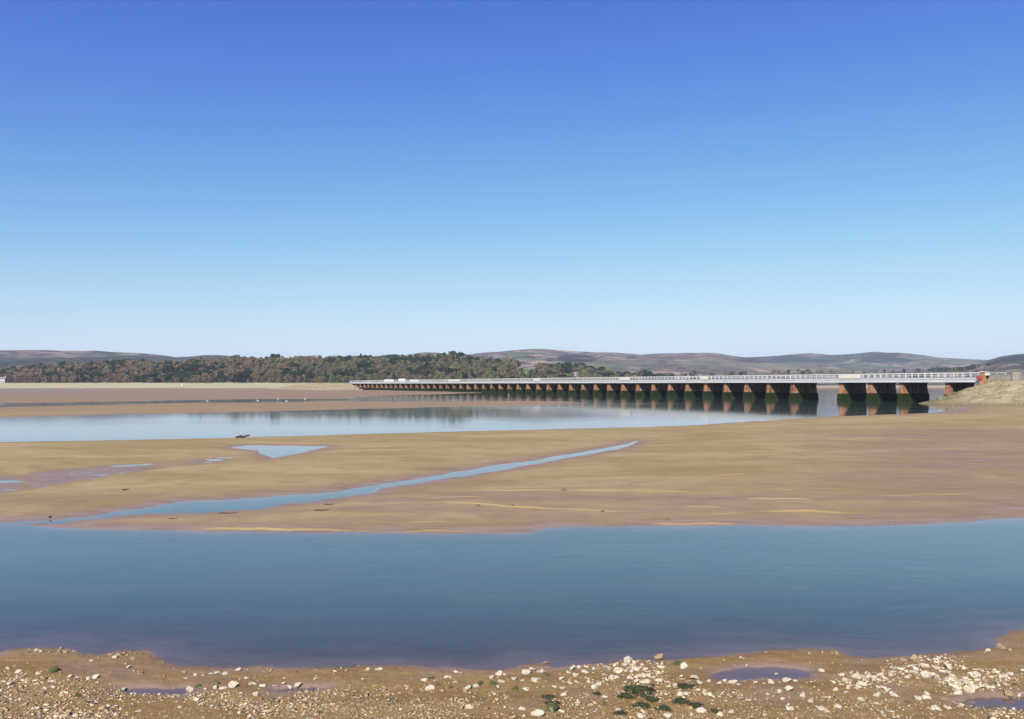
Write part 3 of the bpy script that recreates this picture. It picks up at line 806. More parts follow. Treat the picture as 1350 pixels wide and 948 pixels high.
# parapet wall on the embankment
wall = empty('parapet_wall', on_bridge(-2.4, -.2, 5.0)); wall.rotation_euler = viaduct.rotation_euler
tag(wall, 'low coursed limestone wall running along the embankment top', 'wall')
g = MB(); g.box(-60, 0, -.3, .3, -.6, 1.25); link('masonry', g.mesh('masonry', M['wall']), wall)
for k in range(40):
    g = MB(); w0 = -1.5 * k - 1.47
    g.box(w0, w0 + 1.44, -.36, .36, 1.25, 1.42 + random.uniform(-.03, .05)); link('coping_stone', g.mesh('coping_stone', M['bearing']), wall)
g = MB(); g.box(-7.3, -6.0, -.2, .75, -.3, 2.3); gp = link('wall_pillar', g.mesh('wall_pillar', M['bearing']), wall)
g = MB(); g.box(-7.45, -5.85, -.35, .9, 2.3, 2.5); link('pillar_cap', g.mesh('pillar_cap', M['bearing']), gp)
fence = empty('rail_fence', on_bridge(-2.4, .1, 6.4)); fence.rotation_euler = viaduct.rotation_euler
tag(fence, 'thin post and rail fence above the limestone wall', 'fence')
g = MB(); g.box(-60, 0, -.03, .03, .72, .80); link('rail', g.mesh('rail', M['fence']), fence)
g = MB(); g.box(-60, 0, -.03, .03, .34, .40); link('rail', g.mesh('rail', M['fence']), fence)
g = MB(); g.box(-.06, .06, -.06, .06, -.3, .86); pm_ = g.mesh('post', M['fence'])
for k in range(28): link('post', pm_, fence).location = (-1.2 - 2.1 * k, .0, 0)

# far-end embankment of the viaduct
ft, fp = np.meshgrid(np.arange(452, 640, 1.5), np.arange(-75, 75, 1.5), indexing='ij')
fdt = np.maximum(508 - ft, 0); fdp = np.maximum(np.maximum(-(fp + .5), fp - 10), 0)
fd = np.sqrt(fdt ** 2 + fdp ** 2)
fx = A0.x + DV.x * ft + PV.x * fp; fy = A0.y + DV.y * ft + PV.y * fp
fz = np.maximum(5.2 * (1 - fd / 36.0) + fbm(fx / 5, fy / 5, 97) * .5 * sstep(1, 8, fd), -1.5)
fb = link('far_embankment', grid_mesh('far_embankment', np.stack([fx, fy, fz], -1), attrs=dict(nose=np.zeros_like(fz), low=np.zeros_like(fz))), mat=bank_o.data.materials[0])
tag(fb, 'pale sandy embankment carrying the line beyond the viaduct\'s far end', kind='structure')

# ------------------------------------------------------------------ trees of the far shore
def crown_mesh(name, kind, seed, mat):
    r_ = np.random.default_rng(seed)
    V, F = [], []
    lobes = []
    if kind == 'cone':
        for k in range(9):
            h_ = k / 9; lobes.append((0, 0, .18 + .78 * h_, .26 * (1 - h_) + .05, .13))
        nl = 30
    else:
        n = 9 if kind == 'round' else 7
        for k in range(n):
            a = r_.uniform(0, 6.28); rr = r_.uniform(.05, .34); zz = r_.uniform(.32, .80)
            lobes.append((math.cos(a) * rr, math.sin(a) * rr, zz, r_.uniform(.15, .24) * (1.15 - .4 * abs(zz - .55)), r_.uniform(.13, .2)))
        lobes.append((0, 0, .84, .16, .13)); lobes.append((.1, .05, .22, .3, .12)); lobes.append((-.2, -.1, .2, .26, .12))
        nl = 34 if kind == 'round' else 26
    for (lx, ly, lz, lr, lh) in lobes:
        for k in range(nl):
            d = r_.normal(size=3); d /= np.linalg.norm(d)
            rad = r_.uniform(.55, 1.05) ** .6
            c = np.array([lx, ly, lz]) + d * np.array([lr, lr, lh]) * rad
            s_ = r_.uniform(.035, .075) if kind != 'twig' else r_.uniform(.03, .065)
            n_ = d + r_.normal(size=3) * .55; n_ /= np.linalg.norm(n_)
            u = np.cross(n_, r_.normal(size=3)); u /= np.linalg.norm(u); w = np.cross(n_, u)
            i0 = len(V)
            V += [c + u * s_ * 1.3, c + w * s_ * .8 + n_ * .01, c - u * s_ * 1.1, c - w * s_ * .9]
            F.append((i0, i0 + 1, i0 + 2, i0 + 3))
    me = bpy.data.meshes.new(name)
    me.from_pydata([tuple(v) for v in V], [], F)
    me.materials.append(mat)
    return me
def trunk_mesh(seed, cone=False):
    r_ = random.Random(seed); g = MB()
    g.tube([(0, 0, -.04), (0.01, 0, .2), (0, .01, .45), (0, 0, .8 if cone else .68)], [.035, .028, .02, .008], 6)
    if not cone:
        for k in range(5):
            a = r_.uniform(0, 6.28); z0 = r_.uniform(.2, .45)
            g.tube([(0, 0, z0), (math.cos(a) * .15, math.sin(a) * .15, z0 + .16), (math.cos(a) * .3, math.sin(a) * .3, z0 + .3)], [.018, .012, .005], 5)
    return g.mesh('trunk', M['bark'])
KM = {'bare': 'twig', 'olive': 'round', 'ever': 'round', 'fir': 'cone', 'bush': 'twig'}
crowns, trunks = {}, [trunk_mesh(k) for k in range(3)]
trunkc = trunk_mesh(9, True)
for kd in KM:
    mt = M['ever'] if kd == 'fir' else M[kd]
    crowns[kd] = [crown_mesh('crown', KM[kd], 100 + 7 * k + len(kd) * 31, mt) for k in range(4)]

spots = []
yy = 950.0
rr = random.Random(5)
while yy < 1330:
    xw = (-160 - CX) / FPX * yy
    while xw < (900 - CX) / FPX * yy:
        x = xw + rr.uniform(-4, 4); y = yy + rr.uniform(-7, 7)
        xw += rr.uniform(6.5, 11)
        z = hill_z(x, y)
        px = x / y * FPX + CX; pyb = HZ - (z - H) / y * FPX
        if any(((px - f[0]) / (f[2] * 1.05)) ** 2 + ((pyb - 3 - f[1]) / (f[3] * 1.5)) ** 2 < 1 for f in FIELDS): continue
        if px > 860 and rr.random() < .5: continue
        if z < 4.5: continue
        n1 = float(fbm(np.array(x / 60.), np.array(y / 60.), 7)); n2 = float(fbm(np.array(x / 25.), np.array(y / 40.), 17))
        h_ = rr.uniform(7.5, 13.0) * (1 + .5 * n2)
        lowband = 1 - min(1, abs((y - 1010) / 85.0))
        pe = 0.10 + (0.62 * lowband if 40 < px < 470 else 0.28 * lowband) + n2 * 1.5
        if px < 45: pe *= .4
        if rr.random() < pe: kd = 'ever' if rr.random() < .8 else 'fir'
        elif rr.random() < (0.08 if px < 330 else (0.3 if px < 420 else 0.62)) + n1 * .5: kd = 'olive'
        else: kd = 'bare'
        if px < 60 and y < 975: kd = 'bush'; h_ *= .7
        if y < 962: h_ *= .75
        spots.append((x, y, z, h_, kd, px, pyb))
    yy += 15.0
# a thin scatter of trees on the farther shore behind the near part of the viaduct, and the dark strip of wood near its end
for k in range(90):
    px = rr.uniform(870, 1330); y = rr.uniform(1500, 1850); x = (px - CX) / FPX * y
    spots.append((x, y, hill_z(x, y), rr.uniform(6, 11), rr.choice(['bare', 'bare', 'olive', 'ever']), px, 492))
for k in range(60):
    px = rr.uniform(1226, 1292); y = rr.uniform(1780, 1850); x = (px - CX) / FPX * y
    spots.append((x, y, hill_z(x, y), rr.uniform(8, 11), 'ever', px, 487))
# the individuals: front trees and those standing out against the sky or their neighbours
def score(s): return (s[1] < 985) * 2 + (s[4] in ('ever', 'fir')) * (1.2 if s[1] < 1060 else .2) + (s[1] > 1270) * .9 + (s[1] > 1380) * 1.0 + rr.random() * .5
order = sorted(range(len(spots)), key=lambda i: -score(spots[i]))
single = set([i for i in order if 2 < spots[i][5] < 1345][:290])
KL = {'bare': 'grey-brown leafless tree', 'olive': 'olive-green budding tree', 'ever': 'dark evergreen tree', 'fir': 'dark pointed conifer', 'bush': 'russet leafless bush'}
NM = {'bare': 'bare_tree', 'olive': 'budding_tree', 'ever': 'evergreen_tree', 'fir': 'conifer_tree', 'bush': 'bare_bush'}
def zone(s):
    x, y, px = s[0], s[1], s[5]
    if y >= 1500 and s[6] == 487: return 'in the dark wood strip behind the viaduct\'s near end'
    if y >= 1500: return 'on the far shore behind the viaduct\'s near half'
    row = 'at the wood\'s foot' if y < 990 else ('on the wood\'s skyline' if y > 1270 else 'halfway up the wood')
    if px < 120: c = 'near the photo\'s left edge'
    elif px < 240: c = 'left of the white post'
    elif px < 340: c = 'right of the white post'
    elif px < 460: c = 'near the viaduct\'s far end'
    elif px < 560: c = 'behind the white sheds'
    elif px < 680: c = 'between white sheds and green field'
    elif px < 780: c = 'around the green field'
    else: c = 'where the wood thins out'
    return row + ', ' + c
ORD = ('first second third fourth fifth sixth seventh eighth ninth tenth eleventh twelfth thirteenth fourteenth fifteenth sixteenth seventeenth eighteenth nineteenth twentieth twenty-first twenty-second twenty-third twenty-fourth twenty-fifth twenty-sixth twenty-seventh twenty-eighth twenty-ninth thirtieth ' + ' '.join(t_ + '-' + u_ for t_ in ('thirty', 'forty', 'fifty') for u_ in 'first second third fourth fifth sixth seventh eighth ninth'.split())).split()
stuffV, stuffF, stuffM = [], [], []
cdata = {}
for kd in crowns:
    for k, me in enumerate(crowns[kd]):
        v = np.zeros(len(me.vertices) * 3, np.float32); me.vertices.foreach_get('co', v)
        f = np.zeros(len(me.polygons) * 4, np.int32); me.polygons.foreach_get('vertices', f)
        cdata[kd, k] = (v.reshape(-1, 3), f.reshape(-1, 4))
kinds = list(KM)
nv = 0
bylab = {}
for i, (x, y, z, h_, kd, px, pyb) in enumerate(spots):
    a = rr.uniform(0, 6.28); k = rr.randrange(4); wd_ = h_ * rr.uniform(.85, 1.25)
    if i in single:
        t_ = empty(NM[kd], (x, y, z - .2), a); t_.scale = (wd_, wd_, h_)
        lab = KL[kd] + ' ' + zone(spots[i])
        bylab.setdefault(lab, []).append((t_, spots[i], wd_))
        link('trunk', trunkc if kd == 'fir' else trunks[k % 3], t_)
        link('crown', crowns[kd][k], t_)
    else:
        v, f = cdata[kd, k]
        c, s_ = math.cos(a), math.sin(a)
        q = np.stack([(v[:, 0] * c - v[:, 1] * s_) * wd_ + x, (v[:, 0] * s_ + v[:, 1] * c) * wd_ + y, v[:, 2] * h_ + z - .2], -1)
        stuffV.append(q); stuffF.append(f + nv); stuffM.append(np.full(len(f), kinds.index(kd))); nv += len(v)
for lab, lst in bylab.items():
    rest = list(lst)
    if len(rest) > 1:
        big = max(rest, key=lambda e: e[1][3] * e[2]); big[0]['label'] = 'biggest ' + lab
        for q_, e in enumerate(sorted(lst, key=lambda e: e[1][5])):
            if e is not big and q_ < len(ORD): e[0]['label'] = ORD[q_] + ' from left, ' + lab; rest.remove(e)
        rest.remove(big)
    for e in rest: e[0]['label'] = lab
    for e in lst:
        e[0]['category'] = 'bush' if 'bush' in lab else 'tree'
        e[0]['group'] = lab.replace('tree', 'trees') if len(lst) > 1 else 'trees of the far shore'
me = bpy.data.meshes.new('woodland')
V = np.concatenate(stuffV); F = np.concatenate(stuffF); MI = np.concatenate(stuffM)
me.vertices.add(len(V)); me.vertices.foreach_set('co', V.astype(np.float32).ravel())
me.loops.add(F.size); me.loops.foreach_set('vertex_index', F.astype(np.int32).ravel())
me.polygons.add(len(F)); me.polygons.foreach_set('loop_start', np.arange(0, F.size, 4, dtype=np.int32))
for kd in kinds: me.materials.append(M['ever'] if kd == 'fir' else M[kd])
me.polygons.foreach_set('material_index', MI.astype(np.int32))
me.update(calc_edges=True)
tag(link('woodland', me), 'mass of mixed bare and evergreen woodland covering the rise behind the far shore', kind='stuff')

# ------------------------------------------------------------------ far buildings and small things by the far shore
def house(px, y, w, d, h_, rh, rz, label, wallm, dz=0.0, group=None):
    x = (px - CX) / FPX * y
    o = empty('house', (x, y, hill_z(x, y) - .3 + dz), rz); tag(o, label, 'house', group)
    g = MB(); g.box(-w / 2, w / 2, -d / 2, d / 2, 0, h_); link('wall', g.mesh('wall', wallm), o)
    g = MB(); e_ = .35
    g.solid([(-w / 2 - e_, -d / 2 - e_, h_ + .01), (w / 2 + e_, -d / 2 - e_, h_ + .01), (w / 2 + e_, d / 2 + e_, h_ + .01), (-w / 2 - e_, d / 2 + e_, h_ + .01), (-w / 2 - e_, 0, h_ + rh), (w / 2 + e_, 0, h_ + rh)],
            [(3, 2, 1, 0), (0, 1, 5, 4), (2, 3, 4, 5), (1, 2, 5), (3, 0, 4)])
    ro = link('roof', g.mesh('roof', M['slate']), o)
    g = MB(); g.box(w / 2 - 1.1, w / 2 - .3, -.4, .4, h_ + rh * .4, h_ + rh + .9); link('chimney', g.mesh('chimney', wallm), ro)
    g = MB(); g.box(-.5, .5, -.04, .04, 0, 1.3); wm = g.mesh('window', M['glass'])
    for k in range(max(2, int(w / 2.6))):
        for zz in ([1.0, 3.6] if h_ > 4.6 else [1.0]):
            link('window', wm, o).location = (-w / 2 + 1.3 + k * 2.6, -d / 2 - .03, zz)
    return o
house(3, 966, 8, 6, 4.6, 2.2, .15, 'pale house among russet bushes at the far left shore', M['render'])
house(760, 1085, 8, 6, 5.0, 2.4, -.2, 'pale pink cottage among bare trees right of the green field', M['render'], 2)
house(716, 985, 9, 6, 3.2, 1.8, .1, 'low pale cottage below the green field', M['render'])
def shed(px, y, w, label, h_=2.6):
    x = (px - CX) / FPX * y
    o = empty('shed', (x, y, max(hill_z(x, y), 0) - .2), .1); tag(o, label, 'shed')
    g = MB(); g.box(-w / 2, w / 2, -2, 2, 0, h_); link('wall', g.mesh('wall', M['bird']), o)
    g = MB(); g.solid([(-w / 2 - .2, -2.2, h_ + .01), (w / 2 + .2, -2.2, h_ + .01), (w / 2 + .2, 2.2, h_ + .01), (-w / 2 - .2, 2.2, h_ + .01), (-w / 2 - .2, 0, h_ + .8), (w / 2 + .2, 0, h_ + .8)],
            [(3, 2, 1, 0), (0, 1, 5, 4), (2, 3, 4, 5), (1, 2, 5), (3, 0, 4)]); link('roof', g.mesh('roof', M['bird']), o)
    g = MB(); g.box(-.6, .6, -2.06, -2.01, .9, 1.8); link('window', g.mesh('window', M['glass']), o)
shed(513, 930, 10, 'long white shed behind the far viaduct railing, leftmost of three', 3.6)
shed(530, 934, 7, 'short white shed behind the far viaduct railing, middle of three', 4.2)
shed(546, 930, 9, 'white shed behind the far viaduct railing, rightmost of three', 3.5)
x = (240 - CX) / FPX * 905
wp = empty('marker_post', (x, 905, hill_z(x, 905))); tag(wp, 'lone white marker post on the pale grass strip', 'post')
g = MB(); g.box(-.3, .3, -.3, .3, -.5, 3.0); link('shaft', g.mesh('shaft', M['bird']), wp)
g = MB(); g.box(-1.1, 1.1, -.35, .35, .2, .9); link('base', g.mesh('base', M['bird']), wp)

# ------------------------------------------------------------------ white birds on the sand bar
def bird_body():
    bm = bmesh.new(); bmesh.ops.create_uvsphere(bm, u_segments=14, v_segments=9, radius=.5)
    for v in bm.verts:
        x_ = v.co.x
        v.co.y *= .42 * (1 - .5 * max(0, x_) ** 1.0); v.co.z *= .40 * (1 - .65 * max(0, -x_)) ; v.co.x *= 0.62
        v.co.z += -.12 * x_
    me = bpy.data.meshes.new('body'); bm.to_mesh(me); bm.free(); me.materials.append(M['bird'])
    me.polygons.foreach_set('use_smooth', [True] * len(me.polygons)); return me
bb = bird_body()
g = MB(); g.tube([(.2, 0, .02), (.31, 0, .16), (.27, 0, .30), (.33, 0, .42), (.40, 0, .45), (.46, 0, .44)], [.09, .055, .04, .04, .05, .03], 8); neck = g.mesh('neck', M['bird'], True)
g = MB(); g.tube([(.45, 0, .44), (.58, 0, .41)], [.022, .004], 6); bill = g.mesh('bill', simple('yellow_bill', (.5, .35, .08), (.42, .3, .07)))
g = MB(); g.tube([(0, 0, -.1), (.02, 0, -.3), (-.02, 0, -.52)], [.022, .014, .014], 6); g.tube([(-.02, 0, -.52), (.08, 0, -.53)], [.014, .008], 5); lg = g.mesh('leg', M['leg'])
BL = ['white bird standing alone at the left end of the sand bar row', 'white bird second from the left on the sand bar edge', 'white bird standing in the dark shallow water, tallest of the row', 'white bird on the sand bar right of the tallest bird',
      'rightmost white bird of the row on the sand bar', 'white bird standing beside the green foot of a viaduct pier']
for (px, py, a), lb in zip([(273, 531.5, .2), (340, 531.5, 2.9), (366, 528, .5), (378, 531.8, 3.3), (402, 528, .1), (671, 521, 2.7)], BL):
    p = unp(px, py); o = empty('wading_bird', (p.x, p.y, max(-.08, ground_z(p.x, p.y))), a); o.scale = (.66,) * 3
    tag(o, lb, 'bird', 'white birds on the sand bar')
    b_o = link('body', bb, o); b_o.location = (0, 0, .6)
    link('neck', neck, b_o); link('bill', bill, b_o)
    for s_ in (-.06, .06): l_ = link('leg', lg, b_o); l_.location = (0, s_, 0)

# ------------------------------------------------------------------ driftwood and clods on the sand bank
def drift(px, py, w, h_, label, branchy=True, seed=1):
    p = unp(px, py); r_ = random.Random(seed)
    o = empty('driftwood', (p.x, p.y, ground_z(p.x, p.y))); tag(o, label, 'driftwood')
    g = MB(); g.tube([(-w * .5, 0, h_ * .2), (-w * .2, .05, h_ * .35), (w * .1, -.04, h_ * .3), (w * .5, .03, h_ * .75)], [h_ * .22, h_ * .3, h_ * .28, h_ * .12], 7); link('stem', g.mesh('stem', M['drift'], True), o)
    if branchy:
        for k in range(4):
            x0 = r_.uniform(-.3, .35) * w
            g = MB(); g.tube([(x0, 0, h_ * .3), (x0 + r_.uniform(-.1, .2) * w, r_.uniform(-.1, .1), h_ * .7), (x0 + r_.uniform(0, .3) * w, r_.uniform(-.2, .2), h_ * r_.uniform(.7, 1.2))], [h_ * .14, h_ * .09, h_ * .03], 5)
            link('branch', g.mesh('branch', M['drift'], True), o)
drift(320, 578.5, 1.15, .30, 'dark branching driftwood snag on the bank above the triangular pool', True, 3)
drift(300, 679, .68, .05, 'thin dark stick lying below the creek, left of two', False)
drift(424, 677.5, .50, .06, 'thin dark stick lying below the creek, right of two', False)
drift(434, 668, .35, .05, 'short dark stick right beside the creek bend', False)
drift(165, 650.5, .25, .09, 'short dark stub on the tan bank left of the creek', False)
drift(228, 687, .28, .04, 'small dark stick near the creek mouth', False)
drift(66, 683.5, .10, .10, 'tiny reddish stub beside the creek mouth', False)
stone_var = {k: [rock_mesh('stone_' + k, 40 + j * 3 + len(k), 2, .62, M[k]) for j in range(6)] for k in ('pale', 'tan', 'mossy', 'dark')}
for (px, py, s_, lb) in [(631, 672.5, .16, 'left'), (676, 672.5, .14, 'middle'), (795, 678.5, .15, 'right')]:
    p = unp(px, py); o = link('mud_clod', stone_var['dark'][1]); o.location = (p.x, p.y, ground_z(p.x, p.y) + .02); o.scale = (s_, s_, s_)
    tag(o, 'small dark clod under the low sand ledge, %s of three' % lb, 'clod', 'dark clods on the sand ledge')
p = unp(743, 653); o = link('mud_clod', stone_var['dark'][2]); o.location = (p.x, p.y, ground_z(p.x, p.y) + .03); o.scale = (.2, .2, .22); tag(o, 'lone dark clod higher on the bank, on the upper ledge', 'clod')
p = unp(879, 688); o = link('mud_clod', stone_var['dark'][3]); o.location = (p.x, p.y, ground_z(p.x, p.y) + .02); o.scale = (.13, .13, .12); tag(o, 'small dark clod close to the blue water edge', 'clod')

# ------------------------------------------------------------------ stones on the near shore (photo px, size px, kind)
S = '''68 884 16 m;78 888 8 d;92 892 8 p;117 894 12 p;126 893 10 p;162 905 11 p;152 866 9 p;50 889 8 p;24 887 9 p;5 900 7 p;13 903 9 p;60 910 8 p;70 909 8 p;30 893 6 p;70 899 11 p;102 893 5 p;86 858 9 t;78 858 7 t;48 857 7 p;37 859 6 d;54 858 6 p;66 858 7 t;170 879 7 p;187 888 5 d;243 884 8 t;245 893 7 p;262 903 11 m;251 905 13 p;268 890 5 p;257 890 6 p;104 919 11 m;183 940 9 p;143 933 8 p;151 933 6 p;126 929 7 p;50 938 10 p;264 931 7 p;197 928 6 p;237 934 6 p;55 945 9 d;20 877 7 t;10 882 6 p;175 867 9 t;121 871 6 p;130 870 5 d;35 900 6 p;174 930 5 p;190 912 4 p;212 921 6 p;25 925 6 p;8 922 6 p;
314 880 9 p;286 886 9 p;297 887 9 p;278 887 7 p;285 900 14 m;294 906 10 p;284 906 9 p;307 903 14 p;335 900 9 p;346 902 12 p;330 901 7 p;325 894 6 p;374 899 7 p;382 902 10 p;393 900 12 p;416 894 7 p;485 881 7 p;501 880 8 p;478 896 5 p;337 918 9 p;324 927 8 p;280 934 6 p;287 933 7 d;357 922 10 d;369 920 6 p;420 942 9 m;338 933 5 p;384 934 6 p;350 941 8 p;316 944 8 p;302 915 5 p;438 931 6 p;512 926 5 p;
560 896 10 p;566 894 8 m;571 893 7 m;567 907 14 p;578 903 8 d;575 897 7 p;588 892 7 p;594 893 7 p;602 884 8 p;608 887 6 p;600 900 5 p;618 905 14 p;627 904 9 p;634 900 10 m;650 901 11 m;648 893 8 p;656 906 7 p;661 899 9 p;658 887 11 p;666 888 8 p;680 907 14 m;693 907 13 p;678 894 9 p;688 897 6 p;694 885 14 p;713 884 10 p;718 889 8 d;705 896 12 p;711 896 8 p;718 869 11 t;755 879 10 p;760 889 11 p;772 883 11 p;773 893 7 p;740 894 8 p;741 907 11 p;731 906 7 p;766 908 9 m;784 907 13 p;789 903 9 p;800 879 12 p;796 888 11 p;806 892 10 p;619 935 11 p;689 938 10 p;709 943 17 p;726 935 25 m;717 919 9 m;740 942 11 p;761 928 9 p;743 917 9 p;798 921 9 p;789 934 8 p;797 932 9 m;702 881 9 p;749 885 8 p;763 876 9 p;783 879 7 p;776 900 7 p;752 900 7 p;667 923 6 p;656 924 6 p;652 916 5 p;
828 868 18 p;816 880 16 p;823 874 11 p;838 879 15 p;843 889 13 p;812 892 9 p;850 897 16 p;840 898 9 p;868 897 13 p;893 872 15 m;901 877 12 p;873 878 7 p;870 860 17 t;915 894 11 p;900 896 9 p;922 901 9 p;897 918 10 p;904 918 9 p;931 915 11 p;955 898 9 p;968 900 15 p;935 898 7 p;977 865 5 p;1023 884 6 p;1016 900 11 p;1037 896 13 p;1048 897 9 p;1040 910 14 p;1027 914 9 p;1012 918 6 p;1069 928 11 p;1041 938 12 p;963 942 10 p;1077 937 6 p;1057 921 9 p;925 940 13 p;880 946 14 p;912 945 9 p;815 939 11 p;845 947 11 p;950 947 11 p;1008 948 7 p;833 884 9 p;855 890 8 p;862 893 7 p;832 893 8 p;948 902 7 p;974 905 7 p;996 901 6 p;908 900 8 p;890 905 8 p;880 902 7 p;1032 925 6 p;985 926 5 p;
1083 884 9 p;1098 901 8 p;1106 900 7 p;1115 898 11 p;1130 893 13 p;1144 893 11 p;1137 903 14 p;1140 897 9 p;1158 907 11 p;1165 909 10 p;1157 920 11 p;1136 923 14 p;1178 918 12 p;1171 912 10 p;1115 915 8 p;1133 910 7 p;1101 911 8 p;1083 938 10 p;1105 936 11 p;1091 942 7 p;1157 931 10 p;1162 945 8 p;1205 865 17 t;1190 867 11 t;1230 864 10 d;1237 865 9 p;1247 861 6 p;1250 879 13 p;1200 876 12 p;1208 881 11 p;1214 876 9 p;1220 877 13 p;1228 887 14 p;1221 891 15 p;1213 890 9 p;1196 894 10 p;1180 880 8 p;1177 886 7 p;1190 879 9 p;1242 886 11 p;1251 887 10 p;1235 880 9 p;1234 870 9 p;1225 870 8 p;1262 899 12 p;1270 899 10 p;1280 894 11 d;1288 890 12 p;1310 887 9 p;1321 893 10 p;1330 889 11 p;1341 891 10 d;1262 913 12 p;1278 910 15 p;1283 906 10 p;1294 907 10 p;1329 911 17 t;1344 912 11 p;1209 923 11 p;1221 922 12 p;1222 916 9 p;1237 937 14 p;1248 936 13 p;1230 939 9 p;1269 931 10 p;1275 935 8 d;1246 922 12 t;1348 883 7 p;1320 850 13 t;1313 851 7 d;1302 855 8 p;1331 855 8 t;1316 847 8 t;1103 861 10 t;1101 884 7 d;1260 872 7 t;1268 880 7 t;1207 871 8 t;1216 868 8 t;1243 872 7 p;1187 886 7 p;1203 886 9 p;1235 893 8 p;1257 893 7 p;1245 898 7 t;1275 903 8 p;1300 898 7 t;1312 903 8 m;1337 903 8 m'''
stones = []
for it in S.replace('\n', '').split(';'):
    it = it.strip()
    if it:
        a, b, c, d = it.split(); stones.append((float(a), float(b), float(c), {'p': 'pale', 't': 'tan', 'm': 'mossy', 'd': 'dark'}[d]))
SZ = lambda s_: 'large' if s_ >= 13 else ('fist-sized' if s_ >= 9 else 'small')
SC = {'pale': 'pale cream limestone', 'tan': 'tan muddy stone', 'mossy': 'green weed-covered stone', 'dark': 'dark wet stone'}
def szone(x, y):
    if x < 95 and y < 866: return 'on the low spit at far left'
    if x < 110: return 'on the gravel at the left edge of the shore'
    if x < 230: return 'by the shallow puddle on the left shore'
    if x < 440 and y < 912: return 'in the row across the left wet sand'
    if x < 540 and y < 912: return 'at the bare mud edge left of centre'
    if x < 540: return 'in the gravel at bottom left of centre'
    if x < 640: return 'beside the small weedy heap left of centre'
    if x < 730 and y < 912: return 'in the scatter left of the white heap'
    if x < 770 and y >= 912: return 'around the big green rock at the bottom centre'
    if x < 880 and y < 912: return 'in the white heap right of centre'
    if x < 930 and y < 885: return 'on the clean sand right of the white heap'
    if x < 960: return 'among the green seaweed clumps'
    if x < 1090: return 'on the damp sand below the long puddle'
    if x < 1180: return 'in the scatter left of the stone mound'
    if x < 1262 and y < 900: return 'in the stone mound at the right water\'s edge'
    if y < 860: return 'on the muddy point at far right'
    if y >= 912 and x < 1300: return 'beside the dark puddle at the bottom right'
    return 'in the line of stones along the right edge'
bylab = {}
for k, (px, py, s_, kd) in enumerate(stones):
    p = unp(px, py + s_ * .25, 0.03); m = s_ / FPX * p.y * 1.0
    z = ground_z(p.x, p.y)
    o = link('stone', stone_var[kd][k % 6])
    o.scale = (m * random.uniform(.95, 1.15), m * random.uniform(.8, 1.1), m * random.uniform(.8, 1.25))
    o.rotation_euler = (random.uniform(-.35, .35), random.uniform(-.35, .35), random.uniform(0, 6.28))
    o.location = (p.x, p.y, max(z, -.02) + m * random.uniform(-.04, .12))
    bylab.setdefault(SC[kd] + ' ' + szone(px, py), []).append((o, px, py, s_, kd))
for base, lst in bylab.items():
    rest = list(lst)
    def take(e, pre):
        e[0]['label'] = pre + ' ' + base; rest.remove(e)
    if len(lst) == 1: take(lst[0], SZ(lst[0][3]))
    else:
        take(max(rest, key=lambda e: e[3]), 'largest')
        for q_, e in enumerate(sorted(lst, key=lambda e: e[1])):
            if e in rest and q_ < len(ORD): take(e, ORD[q_] + ' from left,')
        for e in rest: e[0]['label'] = SZ(e[3]) + ' middling ' + base
    for e in lst:
        e[0]['category'] = 'stone'; e[0]['group'] = 'stones ' + base.split(' ', 2)[-1] if False else base.replace('limestone', 'limestones').replace('stone ', 'stones ', 1)

# gravel: thousands of pebbles nobody could count
def dens(px, py):
    d = 0.06
    edge_y = np.interp(px, [0, 100, 180, 260, 420, 540, 640, 760, 860, 960, 1060, 1150, 1350], [884, 896, 915, 917, 912, 908, 912, 922, 900, 896, 902, 900, 880])
    if py > edge_y: d = 0.85 if px < 620 else (0.5 if px < 800 else 0.42)
    for (a, b, rx, ry, v) in [(25, 890, 60, 14, .7), (1220, 882, 60, 18, .9), (830, 885, 50, 20, .8), (1140, 905, 60, 15, .7), (1290, 902, 60, 16, .8), (770, 890, 60, 18, .5), (1100, 930, 70, 18, .6), (70, 858, 35, 4, .7), (1000, 905, 90, 8, .5), (175, 866, 25, 5, .3), (1325, 852, 22, 6, .5)]:
        if ((px - a) / rx) ** 2 + ((py - b) / ry) ** 2 < 1: d = max(d, v)
    for (a, b, rx, ry) in [(990, 889, 70, 9), (1310, 928, 55, 11), (1210, 925, 40, 6), (700, 925, 30, 14)]:
        if ((px - a) / rx) ** 2 + ((py - b) / ry) ** 2 < 1: d *= .12
    return d
lists = {'pebble': [], 'pebbleL': [], 'dark': []}
cnt = 0
_px = rng.uniform(-420, 1770, 120000); _py = 850 + 135 * rng.random(120000) ** .8
_dz = (CY - _py) / FPX; _wy = math.cos(PITCH) - _dz * math.sin(PITCH); _wz = math.sin(PITCH) + _dz * math.cos(PITCH)
_t = -H / _wz; _gx = (_px - CX) / FPX * _t; _gy = _wy * _t
_n1 = np.clip(.55 + 1.5 * fbm(_gx * 1.1, _gy * 2.2, 63), .12, 1.0); _n2 = fbm(_gx * 1.4, _gy * 1.4, 61)
_r = rng.random((120000, 2)); _ln = np.exp(rng.normal(size=120000) * .5)
